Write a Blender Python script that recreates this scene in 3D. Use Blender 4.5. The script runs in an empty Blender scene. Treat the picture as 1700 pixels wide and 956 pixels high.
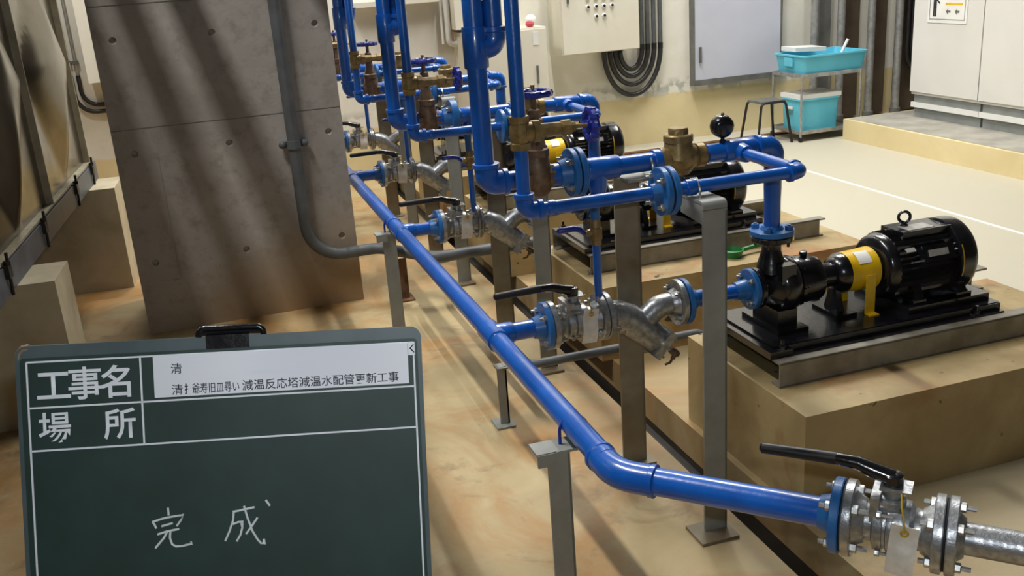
import bpy, bmesh, math, random
from mathutils import Vector, Matrix
random.seed(7)
S = bpy.context.scene
COL = S.collection
V = Vector
PI = math.pi

# ------------------------------------------------------------------ camera, light, exposure
cam = bpy.data.cameras.new('camera')
cam.sensor_width = 36.0
cam.lens = 1610.0 / 1700.0 * 36.0
cam.clip_start = 0.05
cam_o = bpy.data.objects.new('camera', cam)
COL.objects.link(cam_o)
cam_o.matrix_world = Matrix(((0.949, 0.160, -0.273, 0.0), (-0.309, 0.281, -0.909, 0.0), (-0.069, 0.946, 0.316, 1.6), (0, 0, 0, 1)))
_r = cam_o.matrix_world.to_3x3()
_z = _r.col[2].normalized(); _x = (_r.col[0] - _z * _r.col[0].dot(_z)).normalized(); _y = _z.cross(_x)
cam_o.matrix_world = Matrix(((_x.x, _y.x, _z.x, 0), (_x.y, _y.y, _z.y, 0), (_x.z, _y.z, _z.z, 1.6), (0, 0, 0, 1)))
S.camera = cam_o

w = bpy.data.worlds.new('world'); S.world = w
w.use_nodes = True
w.node_tree.nodes['Background'].inputs[0].default_value = (0.80, 0.85, 1.0, 1)
w.node_tree.nodes['Background'].inputs[1].default_value = 0.05


def area(name, loc, sx, sy, power, rot=(0, 0, 0), col=(1, 0.985, 0.96), spread=180):
    l = bpy.data.lights.new(name, 'AREA'); l.shape = 'RECTANGLE'; l.size = sx; l.size_y = sy
    l.energy = power; l.color = col; l.spread = math.radians(spread)
    o = bpy.data.objects.new(name, l); o.location = loc; o.rotation_euler = rot; COL.objects.link(o)
    return o


# rows of fluorescent battens under the ceiling
area('lamp_path', (-1.10, 3.3, 5.57), 0.14, 2.6, 225)
area('lamp_hall_front', (3.4, 5.5, 5.3), 0.14, 2.2, 84)
area('lamp_hall_far', (2.5, 6.2, 5.3), 0.14, 2.4, 150)
area('lamp_hall_side', (5.2, 6.0, 5.3), 0.14, 2.2, 66)
area('lamp_corridor', (-0.1, 6.9, 4.6), 0.6, 0.12, 70)
# the small flash that lit the board when the picture was taken
area('camera_flash', (0.05, -0.01, 1.675), 0.05, 0.03, 10, rot=(math.radians(71.6), 0, math.radians(-16.7)), col=(0.88, 0.94, 1.0))
S.view_settings.view_transform = 'Standard'
S.view_settings.look = 'None'
S.view_settings.gamma = 1.0
S.view_settings.use_curve_mapping = False
S.view_settings.exposure = 0.3


# ------------------------------------------------------------------ materials
def srgb(r, g, b):
    f = lambda c: c / 12.92 if c <= 0.04045 else ((c + 0.055) / 1.055) ** 2.4
    return (f(r / 255), f(g / 255), f(b / 255), 1)


def mix(nt, a, b, fac):
    m = nt.nodes.new('ShaderNodeMix'); m.data_type = 'RGBA'
    for i, v in ((6, a), (7, b), (0, fac)):
        if hasattr(v, 'is_linked'):
            nt.links.new(v, m.inputs[i])
        else:
            m.inputs[i].default_value = v
    return m.outputs[2]


def noise(nt, scale, detail=4, rough=0.55, lo=0.35, hi=0.65, vec=None, dist=0.0):
    n = nt.nodes.new('ShaderNodeTexNoise'); n.inputs['Scale'].default_value = scale
    n.inputs['Detail'].default_value = detail; n.inputs['Roughness'].default_value = rough
    n.inputs['Distortion'].default_value = dist
    if vec is not None: nt.links.new(vec, n.inputs['Vector'])
    r = nt.nodes.new('ShaderNodeMapRange'); r.inputs[1].default_value = lo; r.inputs[2].default_value = hi
    nt.links.new(n.outputs[0], r.inputs[0])
    return r.outputs[0]


def world_pos(nt, scale=(1, 1, 1)):
    g = nt.nodes.new('ShaderNodeNewGeometry')
    m = nt.nodes.new('ShaderNodeMapping'); m.inputs['Scale'].default_value = scale
    nt.links.new(g.outputs['Position'], m.inputs[0])
    return m.outputs[0]


def obj_pos(nt, scale=(1, 1, 1)):
    g = nt.nodes.new('ShaderNodeTexCoord')
    m = nt.nodes.new('ShaderNodeMapping'); m.inputs['Scale'].default_value = scale
    nt.links.new(g.outputs['Object'], m.inputs[0])
    return m.outputs[0]


def bump(nt, bsdf, h, strength, dist=0.01):
    b = nt.nodes.new('ShaderNodeBump'); b.inputs['Strength'].default_value = strength; b.inputs['Distance'].default_value = dist
    nt.links.new(h, b.inputs['Height']); nt.links.new(b.outputs[0], bsdf.inputs['Normal'])


def mat(name, c1, c2=None, scale=30, rough=0.5, metal=0.0, coat=0.0, bmp=0.0, lo=0.35, hi=0.65, rv=0.0, detail=4):
    m = bpy.data.materials.new(name); m.use_nodes = True
    nt = m.node_tree; b = nt.nodes['Principled BSDF']
    b.inputs['Roughness'].default_value = rough; b.inputs['Metallic'].default_value = metal
    b.inputs['Coat Weight'].default_value = coat
    b.inputs['Coat Roughness'].default_value = 0.12
    f = noise(nt, scale, detail=detail, lo=lo, hi=hi, vec=obj_pos(nt))
    nt.links.new(mix(nt, c1, c2 or tuple(min(1, x * 0.82) for x in c1[:3]) + (1,), f), b.inputs['Base Color'])
    if bmp: bump(nt, b, f, bmp)
    if rv:
        r = nt.nodes.new('ShaderNodeMapRange'); r.inputs[3].default_value = rough - rv; r.inputs[4].default_value = rough + rv
        nt.links.new(f, r.inputs[0]); nt.links.new(r.outputs[0], b.inputs['Roughness'])
    return m


M = {}
M['blue'] = mat('blue_gloss_paint', srgb(12, 92, 184), srgb(10, 82, 170), 14, 0.30, 0, 0.6, 0.06)
M['blueflange'] = mat('blue_flange_paint', srgb(36, 106, 172), srgb(28, 92, 156), 30, 0.42, 0, 0.15, 0.05)
M['handwheel'] = mat('handwheel_blue_paint', srgb(22, 44, 150), srgb(16, 34, 120), 40, 0.35, 0, 0.3)
M['galv'] = mat('galvanized_cast_iron', srgb(176, 178, 180), srgb(140, 143, 146), 60, 0.36, 0.75, 0, 0.08, rv=0.08)
M['zinc'] = mat('zinc_plated_bolt', srgb(190, 192, 190), srgb(150, 150, 146), 80, 0.34, 0.8)
M['bronze'] = mat('bronze', srgb(154, 132, 86), srgb(122, 102, 64), 40, 0.42, 0.45, 0, 0.08)
M['brown_bronze'] = mat('brown_bronze', srgb(128, 104, 80), srgb(96, 76, 58), 40, 0.5, 0.35, 0, 0.08)
M['black'] = mat('black_gloss_paint', srgb(22, 23, 27), srgb(14, 14, 18), 30, 0.22, 0, 0.5, 0.05)
M['blackmatt'] = mat('black_rubber', srgb(24, 24, 26), srgb(16, 16, 18), 60, 0.45)
M['gasket'] = mat('dark_gasket', srgb(14, 24, 34), srgb(10, 16, 24), 60, 0.7)
M['yellow'] = mat('yellow_paint', srgb(226, 186, 22), srgb(212, 170, 16), 20, 0.42, 0, 0.1)
M['post'] = mat('grey_post_paint', srgb(146, 148, 142), srgb(130, 132, 126), 10, 0.5, 0, 0, 0.03)
M['postbrown'] = mat('weathered_steel_angle', srgb(146, 138, 118), srgb(112, 96, 70), 5, 0.55, 0.1, 0, 0.05)
M['channel'] = mat('dull_steel_channel', srgb(150, 146, 134), srgb(118, 112, 98), 9, 0.5, 0.25, 0, 0.06)
M['rust'] = mat('rusty_steel', srgb(110, 76, 46), srgb(70, 48, 32), 20, 0.8)
M['conduit'] = mat('grey_conduit', srgb(90, 93, 95), srgb(76, 79, 80), 12, 0.5)
M['flex'] = mat('black_flexible_conduit', srgb(46, 46, 46), srgb(34, 34, 34), 40, 0.4)
M['steelpipe'] = mat('galvanized_wall_pipe', srgb(180, 180, 176), srgb(150, 150, 148), 20, 0.4, 0.5)
M['stainless'] = mat('stainless_panel', srgb(132, 126, 112), srgb(112, 106, 92), 3, 0.22, 0.95, rv=0.04)
M['beam'] = mat('grey_beam_paint', srgb(92, 96, 104), srgb(76, 78, 84), 8, 0.45)
M['cream'] = mat('cream_enamel', srgb(226, 222, 206), srgb(220, 214, 198), 3, 0.42)
M['white'] = mat('white_plastic', srgb(232, 232, 228), srgb(224, 224, 220), 5, 0.45)
M['paper'] = mat('white_paper', srgb(240, 242, 248), srgb(234, 237, 246), 4, 0.7)
M['ink'] = mat('black_ink', srgb(34, 36, 48), srgb(28, 30, 40), 60, 0.7)
M['chalk'] = mat('white_chalk', srgb(236, 242, 244), srgb(206, 214, 218), 700, 0.9)
M['print'] = mat('white_print', srgb(240, 244, 248), srgb(228, 234, 240), 90, 0.7)
M['board'] = mat('dark_green_board', srgb(36, 62, 56), srgb(29, 53, 47), 9, 0.55, detail=6)
M['boardframe'] = mat('grey_green_frame', srgb(84, 98, 100), srgb(72, 86, 88), 12, 0.5)
M['wornedge'] = mat('worn_wood_edge', srgb(150, 128, 98), srgb(120, 100, 76), 60, 0.8)
M['teal'] = mat('teal_plastic', srgb(100, 196, 220), srgb(90, 186, 210), 4, 0.4)
M['greydoor'] = mat('pale_grey_door_paint', srgb(200, 203, 216), srgb(194, 197, 210), 3, 0.45)
M['darkframe'] = mat('dark_grey_frame', srgb(112, 112, 108), srgb(92, 92, 88), 10, 0.5)
M['cabinet'] = mat('light_grey_cabinet_enamel', srgb(218, 216, 210), srgb(212, 210, 204), 2, 0.4)
M['cabbase'] = mat('grey_cabinet_base', srgb(140, 144, 140), srgb(122, 126, 124), 6, 0.5)
M['green'] = mat('green_plastic', srgb(40, 130, 66), srgb(32, 112, 56), 20, 0.4)
M['darkpanel'] = mat('dark_brown_panel', srgb(92, 78, 62), srgb(68, 56, 44), 4, 0.6)
M['topgrey'] = mat('bare_grey_concrete', srgb(172, 168, 156), srgb(146, 142, 132), 5, 0.7)
M['seam'] = mat('pale_steel_seam', srgb(176, 168, 146), srgb(150, 142, 120), 10, 0.5, 0.3)
M['trench'] = mat('near_black_trench', srgb(20, 17, 14), srgb(12, 10, 8), 8, 0.5)  # near-black colour over the whole trench bottom
M['red'] = mat('red_cloth', srgb(196, 84, 92), srgb(170, 60, 74), 30, 0.8)
M['tag'] = mat('soiled_paper_tag', srgb(232, 228, 220), srgb(204, 198, 186), 26, 0.7)
M['wire'] = mat('yellow_wire', srgb(196, 164, 40), srgb(170, 140, 30), 40, 0.5)
M['label'] = mat('pale_nameplate', srgb(178, 176, 172), srgb(160, 158, 154), 50, 0.4, 0.3)


def custom(name, rough, build):
    m = bpy.data.materials.new(name); m.use_nodes = True
    nt = m.node_tree; b = nt.nodes['Principled BSDF']; b.inputs['Roughness'].default_value = rough
    build(nt, b); return m


def floor_nodes(nt, b):
    p = world_pos(nt)
    base = mix(nt, srgb(180, 162, 122), srgb(158, 138, 98), noise(nt, 2.2, 6, 0.6, 0.3, 0.7, p, 0.6))
    # ochre stains only along the wet path between the pillar and the pumps
    sx = nt.nodes.new('ShaderNodeSeparateXYZ'); nt.links.new(p, sx.inputs[0])
    r = nt.nodes.new('ShaderNodeMapRange'); r.inputs[1].default_value = 1.75; r.inputs[2].default_value = 1.35
    nt.links.new(sx.outputs[0], r.inputs[0])
    st = noise(nt, 1.7, 7, 0.62, 0.42, 0.66, p, 1.2)
    mu = nt.nodes.new('ShaderNodeMath'); mu.operation = 'MULTIPLY'; nt.links.new(r.outputs[0], mu.inputs[0]); nt.links.new(st, mu.inputs[1])
    c = mix(nt, base, srgb(160, 116, 62), mu.outputs[0])
    d = noise(nt, 3.1, 7, 0.65, 0.56, 0.72, p, 0.8)
    mu2 = nt.nodes.new('ShaderNodeMath'); mu2.operation = 'MULTIPLY'; nt.links.new(r.outputs[0], mu2.inputs[0]); nt.links.new(d, mu2.inputs[1])
    c = mix(nt, c, srgb(120, 98, 66), mu2.outputs[0])
    pale = nt.nodes.new('ShaderNodeMapRange'); pale.inputs[1].default_value = 1.6; pale.inputs[2].default_value = 3.0
    nt.links.new(sx.outputs[0], pale.inputs[0])
    c = mix(nt, c, srgb(188, 182, 162), pale.outputs[0])
    nt.links.new(c, b.inputs['Base Color'])
    bump(nt, b, noise(nt, 60, 4, 0.6, 0.3, 0.7, p), 0.05)


M['floor'] = custom('stained_tan_floor', 0.62, floor_nodes)


def plinth_nodes(nt, b):
    p = world_pos(nt)
    c = mix(nt, srgb(176, 156, 112), srgb(148, 126, 84), noise(nt, 3.0, 6, 0.6, 0.35, 0.65, p, 0.5))
    c = mix(nt, c, srgb(150, 92, 44), noise(nt, 2.1, 6, 0.6, 0.56, 0.76, p, 1.0))
    c = mix(nt, c, srgb(60, 48, 34), noise(nt, 18, 2, 0.5, 0.70, 0.74, p))
    nt.links.new(c, b.inputs['Base Color'])
    bump(nt, b, noise(nt, 40, 4, 0.6, 0.3, 0.7, p), 0.08)


M['plinth'] = custom('tan_painted_concrete', 0.6, plinth_nodes)


def pier_nodes(nt, b):
    p = world_pos(nt)
    nt.links.new(mix(nt, srgb(196, 186, 160), srgb(170, 158, 130), noise(nt, 4.0, 6, 0.6, 0.35, 0.65, p, 0.5)), b.inputs['Base Color'])


M['pier'] = custom('pale_concrete', 0.7, pier_nodes)


def pillar_nodes(nt, b):
    p = world_pos(nt)
    c = mix(nt, srgb(166, 161, 154), srgb(140, 133, 124), noise(nt, 1.6, 7, 0.62, 0.3, 0.7, p, 0.4))
    c = mix(nt, c, srgb(120, 114, 104), noise(nt, 11, 6, 0.7, 0.5, 0.8, p))
    sx = nt.nodes.new('ShaderNodeSeparateXYZ'); nt.links.new(p, sx.inputs[0])
    ad = nt.nodes.new('ShaderNodeMath'); ad.operation = 'MULTIPLY_ADD'; nt.links.new(sx.outputs[0], ad.inputs[0]); ad.inputs[1].default_value = -0.35
    nt.links.new(sx.outputs[2], ad.inputs[2])
    r = nt.nodes.new('ShaderNodeMapRange'); r.inputs[1].default_value = 0.36; r.inputs[2].default_value = -0.08; r.inputs[4].default_value = 0.8
    nt.links.new(ad.outputs[0], r.inputs[0])
    c = mix(nt, c, srgb(150, 118, 70), r.outputs[0])
    nt.links.new(c, b.inputs['Base Color'])
    bump(nt, b, noise(nt, 30, 6, 0.6, 0.3, 0.7, p), 0.08)


M['pillar'] = custom('fair_faced_concrete', 0.75, pillar_nodes)


def wall_nodes(nt, b):
    p = world_pos(nt)
    up = mix(nt, srgb(234, 231, 220), srgb(218, 214, 200), noise(nt, 2.0, 6, 0.6, 0.35, 0.7, p, 0.4))
    lowc = mix(nt, srgb(226, 210, 166), srgb(212, 194, 146), noise(nt, 1.5, 6, 0.6, 0.3, 0.7, p, 0.4))
    sx = nt.nodes.new('ShaderNodeSeparateXYZ'); nt.links.new(p, sx.inputs[0])
    n = noise(nt, 3, 5, 0.6, 0.0, 1.0, p)
    ad = nt.nodes.new('ShaderNodeMath'); ad.operation = 'MULTIPLY_ADD'; nt.links.new(n, ad.inputs[0]); ad.inputs[1].default_value = 0.03
    nt.links.new(sx.outputs[2], ad.inputs[2])
    r = nt.nodes.new('ShaderNodeMapRange'); r.inputs[1].default_value = 0.445; r.inputs[2].default_value = 0.425
    nt.links.new(ad.outputs[0], r.inputs[0])
    c = mix(nt, up, lowc, r.outputs[0])
    # flaked grey patches just above the band
    z = nt.nodes.new('ShaderNodeMapRange'); z.inputs[1].default_value = 0.10; z.inputs[2].default_value = 0.02
    ab = nt.nodes.new('ShaderNodeMath'); ab.operation = 'SUBTRACT'; nt.links.new(sx.outputs[2], ab.inputs[0]); ab.inputs[1].default_value = 0.475
    ab2 = nt.nodes.new('ShaderNodeMath'); ab2.operation = 'ABSOLUTE'; nt.links.new(ab.outputs[0], ab2.inputs[0])
    nt.links.new(ab2.outputs[0], z.inputs[0])
    fl = noise(nt, 5.0, 5, 0.6, 0.52, 0.58, p, 0.3)
    mu = nt.nodes.new('ShaderNodeMath'); mu.operation = 'MULTIPLY'; nt.links.new(z.outputs[0], mu.inputs[0]); nt.links.new(fl, mu.inputs[1])
    c = mix(nt, c, srgb(176, 176, 166), mu.outputs[0])
    nt.links.new(c, b.inputs['Base Color'])
    bump(nt, b, noise(nt, 25, 5, 0.6, 0.3, 0.7, p), 0.05)


M['wall'] = custom('cream_wall_with_tan_band', 0.7, wall_nodes)
M['plain'] = mat('grey_plaster', srgb(92, 88, 82), srgb(80, 76, 70), 2, 0.8)

# ------------------------------------------------------------------ mesh helpers
OFF = V((0, 0, 0))


def perp(d):
    d = d.normalized()
    a = V((0, 0, 1)) if abs(d.z) < 0.9 else V((1, 0, 0))
    u = a.cross(d).normalized()
    return u, d.cross(u)


class MB:
    def __init__(s): s.b = bmesh.new()

    def ring(s, c, u, v, r, n, ph=0.0):
        return [s.b.verts.new(c + u * (r * math.cos(2 * PI * i / n + ph)) + v * (r * math.sin(2 * PI * i / n + ph))) for i in range(n)]

    def skin(s, rings, cap=True):
        n = len(rings[0])
        for a, c in zip(rings, rings[1:]):
            for i in range(n):
                s.b.faces.new((a[i], a[(i + 1) % n], c[(i + 1) % n], c[i]))
        if cap:
            s.b.faces.new(list(reversed(rings[0]))); s.b.faces.new(rings[-1])
        return s

    def lathe(s, o, d, prof, n=32, ph=0.0):
        o = V(o); d = V(d).normalized(); u, v = perp(d)
        return s.skin([s.ring(o + d * t, u, v, max(r, 1e-4), n, ph) for t, r in prof])

    def tube(s, pts, r, n=16, R=None, cap=True):
        pts = path(pts, R) if R else [V(p) for p in pts]
        rr = r if isinstance(r, (list, tuple)) else [r] * len(pts)
        u = None; rings = []
        for i, p in enumerate(pts):
            t = (pts[min(i + 1, len(pts) - 1)] - pts[max(i - 1, 0)]).normalized()
            if u is None: u, v = perp(t)
            else:
                u = (u - t * u.dot(t)).normalized(); v = t.cross(u)
            k = 1.0
            if 0 < i < len(pts) - 1:
                a = (pts[i] - pts[i - 1]).normalized(); k = 1.0 / max(0.5, a.dot(t))
            rings.append(s.ring(p, u, v, rr[i] * (k if not R else 1), n))
        return s.skin(rings, cap)

    def box(s, c, size, rot=None):
        c = V(c); hx, hy, hz = [x / 2 for x in size]
        vs = []
        for x in (-hx, hx):
            for y in (-hy, hy):
                for z in (-hz, hz):
                    q = V((x, y, z))
                    if rot is not None: q = rot @ q
                    vs.append(s.b.verts.new(c + q))
        for f in ((0, 1, 3, 2), (4, 6, 7, 5), (0, 4, 5, 1), (2, 3, 7, 6), (0, 2, 6, 4), (1, 5, 7, 3)):
            s.b.faces.new([vs[i] for i in f])
        return s

    def bb(s, x0, x1, y0, y1, z0, z1):
        return s.box(((x0 + x1) / 2, (y0 + y1) / 2, (z0 + z1) / 2), (abs(x1 - x0), abs(y1 - y0), abs(z1 - z0)))

    def prism(s, poly, o, ux, uy, depth):
        o = V(o); ux = V(ux); uy = V(uy); nrm = ux.cross(uy).normalized()
        a = [s.b.verts.new(o + ux * x + uy * y) for x, y in poly]
        c = [s.b.verts.new(o + ux * x + uy * y + nrm * depth) for x, y in poly]
        return s.skin([a, c])

    def torus(s, c, d, R, r, n=28, m=10, arc=2 * PI, start=0.0):
        c = V(c); u, v = perp(V(d))
        full = arc > 6.28
        k = n if full else n + 1
        rings = []
        for i in range(k):
            a = start + arc * i / n
            e = u * math.cos(a) + v * math.sin(a)
            rings.append(s.ring(c + e * R, e, V(d).normalized(), r, m))
        if full: rings.append(rings[0]); return s.skin(rings, False)
        return s.skin(rings)

    def ball(s, c, r, n=20, sc=(1, 1, 1)):
        c = V(c); rings = []
        for i in range(1, n // 2):
            a = PI * i / (n // 2)
            rings.append([s.b.verts.new(c + V((r * sc[0] * math.sin(a) * math.cos(2 * PI * j / n), r * sc[1] * math.sin(a) * math.sin(2 * PI * j / n), -r * sc[2] * math.cos(a)))) for j in range(n)])
        return s.skin(rings)

    def bolt(s, p, d, r=0.009, h=0.009, shank=0.022):
        p = V(p); d = V(d)
        s.lathe(p, d, [(0, r), (h * 0.85, r), (h, r * 0.85)], 6)
        s.lathe(p + d.normalized() * h, d, [(0, r * 0.5), (shank - h, r * 0.5)], 8)
        return s

    def bevel(s, w, seg=2, ang=30):
        es = [e for e in s.b.edges if len(e.link_faces) == 2 and e.calc_face_angle(0) > math.radians(ang)]
        bmesh.ops.bevel(s.b, geom=es, offset=w, segments=seg, affect='EDGES', profile=0.5, clamp_overlap=True)
        return s

    def build(s, name, m, parent=None, off=None, flat=False):
        bmesh.ops.recalc_face_normals(s.b, faces=s.b.faces)
        o_ = OFF if off is None else V(off)
        if o_.length > 0: bmesh.ops.translate(s.b, verts=s.b.verts, vec=-o_)
        me = bpy.data.meshes.new(name); s.b.to_mesh(me); s.b.free()
        if not flat:
            for p in me.polygons: p.use_smooth = True
            me.set_sharp_from_angle(angle=math.radians(38))
        me.materials.append(M[m])
        o = bpy.data.objects.new(name, me); COL.objects.link(o)
        if parent is not None: o.parent = parent
        return o


def path(pts, R, n=7):
    pts = [V(p) for p in pts]
    if not isinstance(R, (list, tuple)): R = [R] * (len(pts) - 2)
    out = [pts[0]]
    for i in range(1, len(pts) - 1):
        a = (pts[i - 1] - pts[i]); b = (pts[i + 1] - pts[i])
        la, lb = a.length, b.length; a.normalize(); b.normalize()
        ang = a.angle(b)
        if ang > PI - 0.01: out.append(pts[i]); continue
        t = min(R[i - 1] / math.tan(ang / 2), la * 0.499, lb * 0.499); rad = t * math.tan(ang / 2)
        c = pts[i] + (a + b).normalized() * (rad / math.sin(ang / 2))
        s0 = pts[i] + a * t - c; s1 = pts[i] + b * t - c
        tot = s0.angle(s1)
        for k in range(n + 1):
            f = k / n
            out.append(c + (s0 * math.sin((1 - f) * tot) + s1 * math.sin(f * tot)) / math.sin(tot))
    out.append(pts[-1])
    return out


def set_label(o, label, cat, group=None):
    o['label'] = label; o['category'] = cat
    if group: o['group'] = group
    return o


def thing(name, label, cat, loc=(0, 0, 0), group=None, rot=None):
    global OFF
    o = bpy.data.objects.new(name, None); COL.objects.link(o)
    o.empty_display_size = 0.05
    o.location = loc
    OFF = V(loc)
    if rot is not None:
        o.rotation_euler = rot; OFF = V((0, 0, 0))
    return set_label(o, label, cat, group)


def single(name, mb, m, label, cat, group=None, loc=None):
    o = mb.build(name, m, None, off=(loc if loc else (0, 0, 0)))
    if loc: o.location = loc
    return set_label(o, label, cat, group)


def struct(name, mb, m, flat=False, label=None):
    o = mb.build(name, m, None, off=(0, 0, 0), flat=flat); o['kind'] = 'structure'
    if label: o['label'] = label
    return o


def dup(root, dloc, parent=None):
    r = root.copy(); COL.objects.link(r)
    if parent is not None: r.parent = parent
    else: r.location = V(root.location) + V(dloc)
    for ch in list(root.children):
        dup(ch, (0, 0, 0), r)
    return r


def flange(parent, p, d, r, t, m, r_in=None, hub=0.0, hubr=None, bolts=4, bolt_dir=1, ph=PI / 4, bolt_mat='zinc', name='flange', bs=1.0, sh=0.026):
    """a pipe flange: disc of thickness t from p along d, with a short hub and its bolts on the side bolt_dir"""
    p = V(p); d = V(d).normalized()
    mb = MB()
    e = 0.002
    mb.lathe(p, d, [(0, r - e), (e, r), (t - e, r), (t, r - e)], 40)
    if hub > 0: mb.lathe(p + d * t, d, [(0, hubr * 1.25), (hub, hubr)], 28)
    if hub < 0: mb.lathe(p, -d, [(0, hubr * 1.25), (-hub, hubr)], 28)
    f = mb.build(name, m, parent)
    u, v = perp(d)
    for i in range(bolts):
        a = 2 * PI * i / bolts + ph
        q = p + (u * math.cos(a) + v * math.sin(a)) * (r * 0.76)
        b = MB()
        if bolt_dir > 0: b.bolt(q + d * t, d, 0.0095 * bs, 0.010 * bs, sh * bs)
        else: b.bolt(q, -d, 0.0095 * bs, 0.010 * bs, 0.020 * bs)
        b.build('bolt', bolt_mat, f)
    return f


def sleeve(mb, p, d, r, half, n=24):
    mb.lathe(V(p) - V(d).normalized() * half, d, [(0, r * 0.96), (0.004, r), (2 * half - 0.004, r), (2 * half, r * 0.96)], n)


def elbow(mb, p, da, db, r, L=0.06, R=0.045, lip=0.0):
    p = V(p); da = V(da).normalized(); db = V(db).normalized()
    mb.tube([p + da * L, p, p + db * L], r, 24, R)
    for d in (da, db):
        mb.lathe(p + d * (L - 0.014), d, [(0, r), (0.003, r + 0.004 + lip), (0.014, r + 0.004 + lip), (0.0155, r)], 24)


def text_obj(body, h, m, parent, pos, name, bold=0.0, sx=1.0):
    cu = bpy.data.curves.new('text', 'FONT'); cu.body = body; cu.size = h; cu.offset = bold; cu.resolution_u = 3
    to = bpy.data.objects.new('text', cu); COL.objects.link(to)
    bpy.context.view_layer.update()
    me = bpy.data.meshes.new_from_object(to.evaluated_get(bpy.context.evaluated_depsgraph_get()))
    COL.objects.unlink(to); bpy.data.objects.remove(to)
    xs = [v.co.x for v in me.vertices]; ys = [v.co.y for v in me.vertices]
    x0, y0 = min(xs), min(ys)
    for v in me.vertices:
        v.co = V(((v.co.x - x0) * sx, 0, v.co.y - y0)) + V(pos)
    me.name = name
    me.materials.clear(); me.materials.append(M[m])
    o = bpy.data.objects.new(name, me); COL.objects.link(o); o.parent = parent
    return o


# ================================================================== THE SETTING
XT0, XT1 = 1.31, 1.465     # drain trench between the path and the pump plinths
mb = MB()
mb.bb(-4.0, XT0, -3.0, 8.4, -0.25, 0.0)
mb.bb(XT1, 7.4, -3.0, 8.4, -0.25, 0.0)
struct('floor', mb, 'floor')
struct('trim_5', MB().bb(XT0, XT1, -3.0, 8.4, -0.25, -0.125), 'trench', label='near-black bottom of the drain trench along the plinths')
struct('ceiling', MB().bb(-4, 7.4, -3, 8.4, 5.7, 5.85), 'plain')
struct('wall_far', MB().bb(-4, 7.4, 7.87, 8.05, 0, 5.7), 'wall')
struct('wall_left', MB().bb(-4.15, -4.0, -3, 8.05, 0, 5.7), 'plain')
struct('wall_right', MB().bb(7.2, 7.35, -3, 8.05, 0, 5.7), 'plain')
struct('wall_near', MB().bb(-4, 7.2, -3.15, -3.0, 0, 5.7), 'plain')

# fair-faced concrete pillar with formwork joints and tie holes
pm = MB().bb(-0.42, 0.64, 4.82, 5.45, 0.0, 5.7).build('trim_1', 'pillar', None, off=(0, 0, 0), flat=True)
cut = MB()
for z in (0.998, 1.548, 2.1):
    cut.bb(-0.5, 0.7, 4.7, 4.824, z - 0.0025, z + 0.0025)
cut.bb(-0.235, -0.232, 4.7, 4.8225, 0.262, 0.86)
cut.bb(-0.325, -0.235, 4.7, 4.8225, 0.258, 0.2605)
for x in (-0.335, 0.095, 0.568):
    for z in (0.355, 0.885, 1.398):
        cut.lathe((x, 4.70, z), (0, 1, 0), [(0, 0.017), (0.12, 0.017), (0.135, 0.010)], 20)
co = cut.build('cutter', 'pillar', None, off=(0, 0, 0))
md = pm.modifiers.new('holes', 'BOOLEAN'); md.object = co; md.operation = 'DIFFERENCE'; md.solver = 'EXACT'
bpy.context.view_layer.update()
newm = bpy.data.meshes.new_from_object(pm.evaluated_get(bpy.context.evaluated_depsgraph_get()))
pm.modifiers.clear(); pm.data = newm; bpy.data.objects.remove(co)
pm.name = 'trim_1'; pm['kind'] = 'structure'; pm['label'] = 'grey concrete pillar with round tie holes and a formwork joint'

# pale movement joint in the hall floor, steel drain strip in front of the far wall
struct('trim_2', MB().bb(4.16, 4.185, 3.2, 6.9, 0.0, 0.003), 'white')
struct('trim_3', MB().bb(2.2, 5.0, 7.49, 7.56, 0.0, 0.012), 'rust')

# gray flush access door in the far wall
d = struct('door_1', MB().bb(4.165, 5.02, 7.80, 7.86, 0.515, 1.62).bevel(0.004), 'greydoor', label='pale grey steel access door set in the far wall')
fr = MB()
fr.bb(4.148, 5.04, 7.79, 7.87, 0.468, 0.513); fr.bb(4.150, 4.163, 7.79, 7.87, 0.513, 1.65); fr.bb(5.022, 5.036, 7.79, 7.87, 0.513, 1.65)
fr.build('door_frame', 'darkframe', d, off=(0, 0, 0))
MB().bb(4.205, 4.222, 7.775, 7.80, 0.665, 0.80).build('door_handle', 'darkframe', d, off=(0, 0, 0))

# plinth of the cabinets
struct('trim_4', MB().bb(5.12, 7.2, 1.5, 6.98, 0, 0.17).bevel(0.012), 'wall', label='low concrete plinth under the grey cabinets')
struct('trim_6', MB().bb(5.15, 7.19, 1.5, 6.95, 0.17, 0.174), 'topgrey')

# ================================================================== PUMP ROWS
Y0, ZS, ZM, YT, ZT = 2.583, 0.565, 1.02, 2.25, 1.012
FR, PR, TR = 0.073, 0.0275, 0.0175
ROW = ['in the front pump row', 'in the second pump row', 'in the third pump row', 'in the farthest pump row']
protos = []   # (root, label template)


def rthing(name, label, cat, loc, group, rot=None, skip=()):
    t = thing(name, label.replace('{row}', ROW[0]), cat, loc, group, rot)
    protos.append((t, label, set(skip)))
    return t


X, Y, Z = V((1, 0, 0)), V((0, 1, 0)), V((0, 0, 1))

# concrete plinth
t = rthing('pump_plinth', 'tan concrete block carrying the pump set {row}', 'plinth', (2.1, 2.5, 0), 'concrete pump plinths')
MB().bb(1.49, 2.78, 2.15, 2.86, 0.0, 0.32).bevel(0.012).build('block', 'plinth', t)
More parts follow.
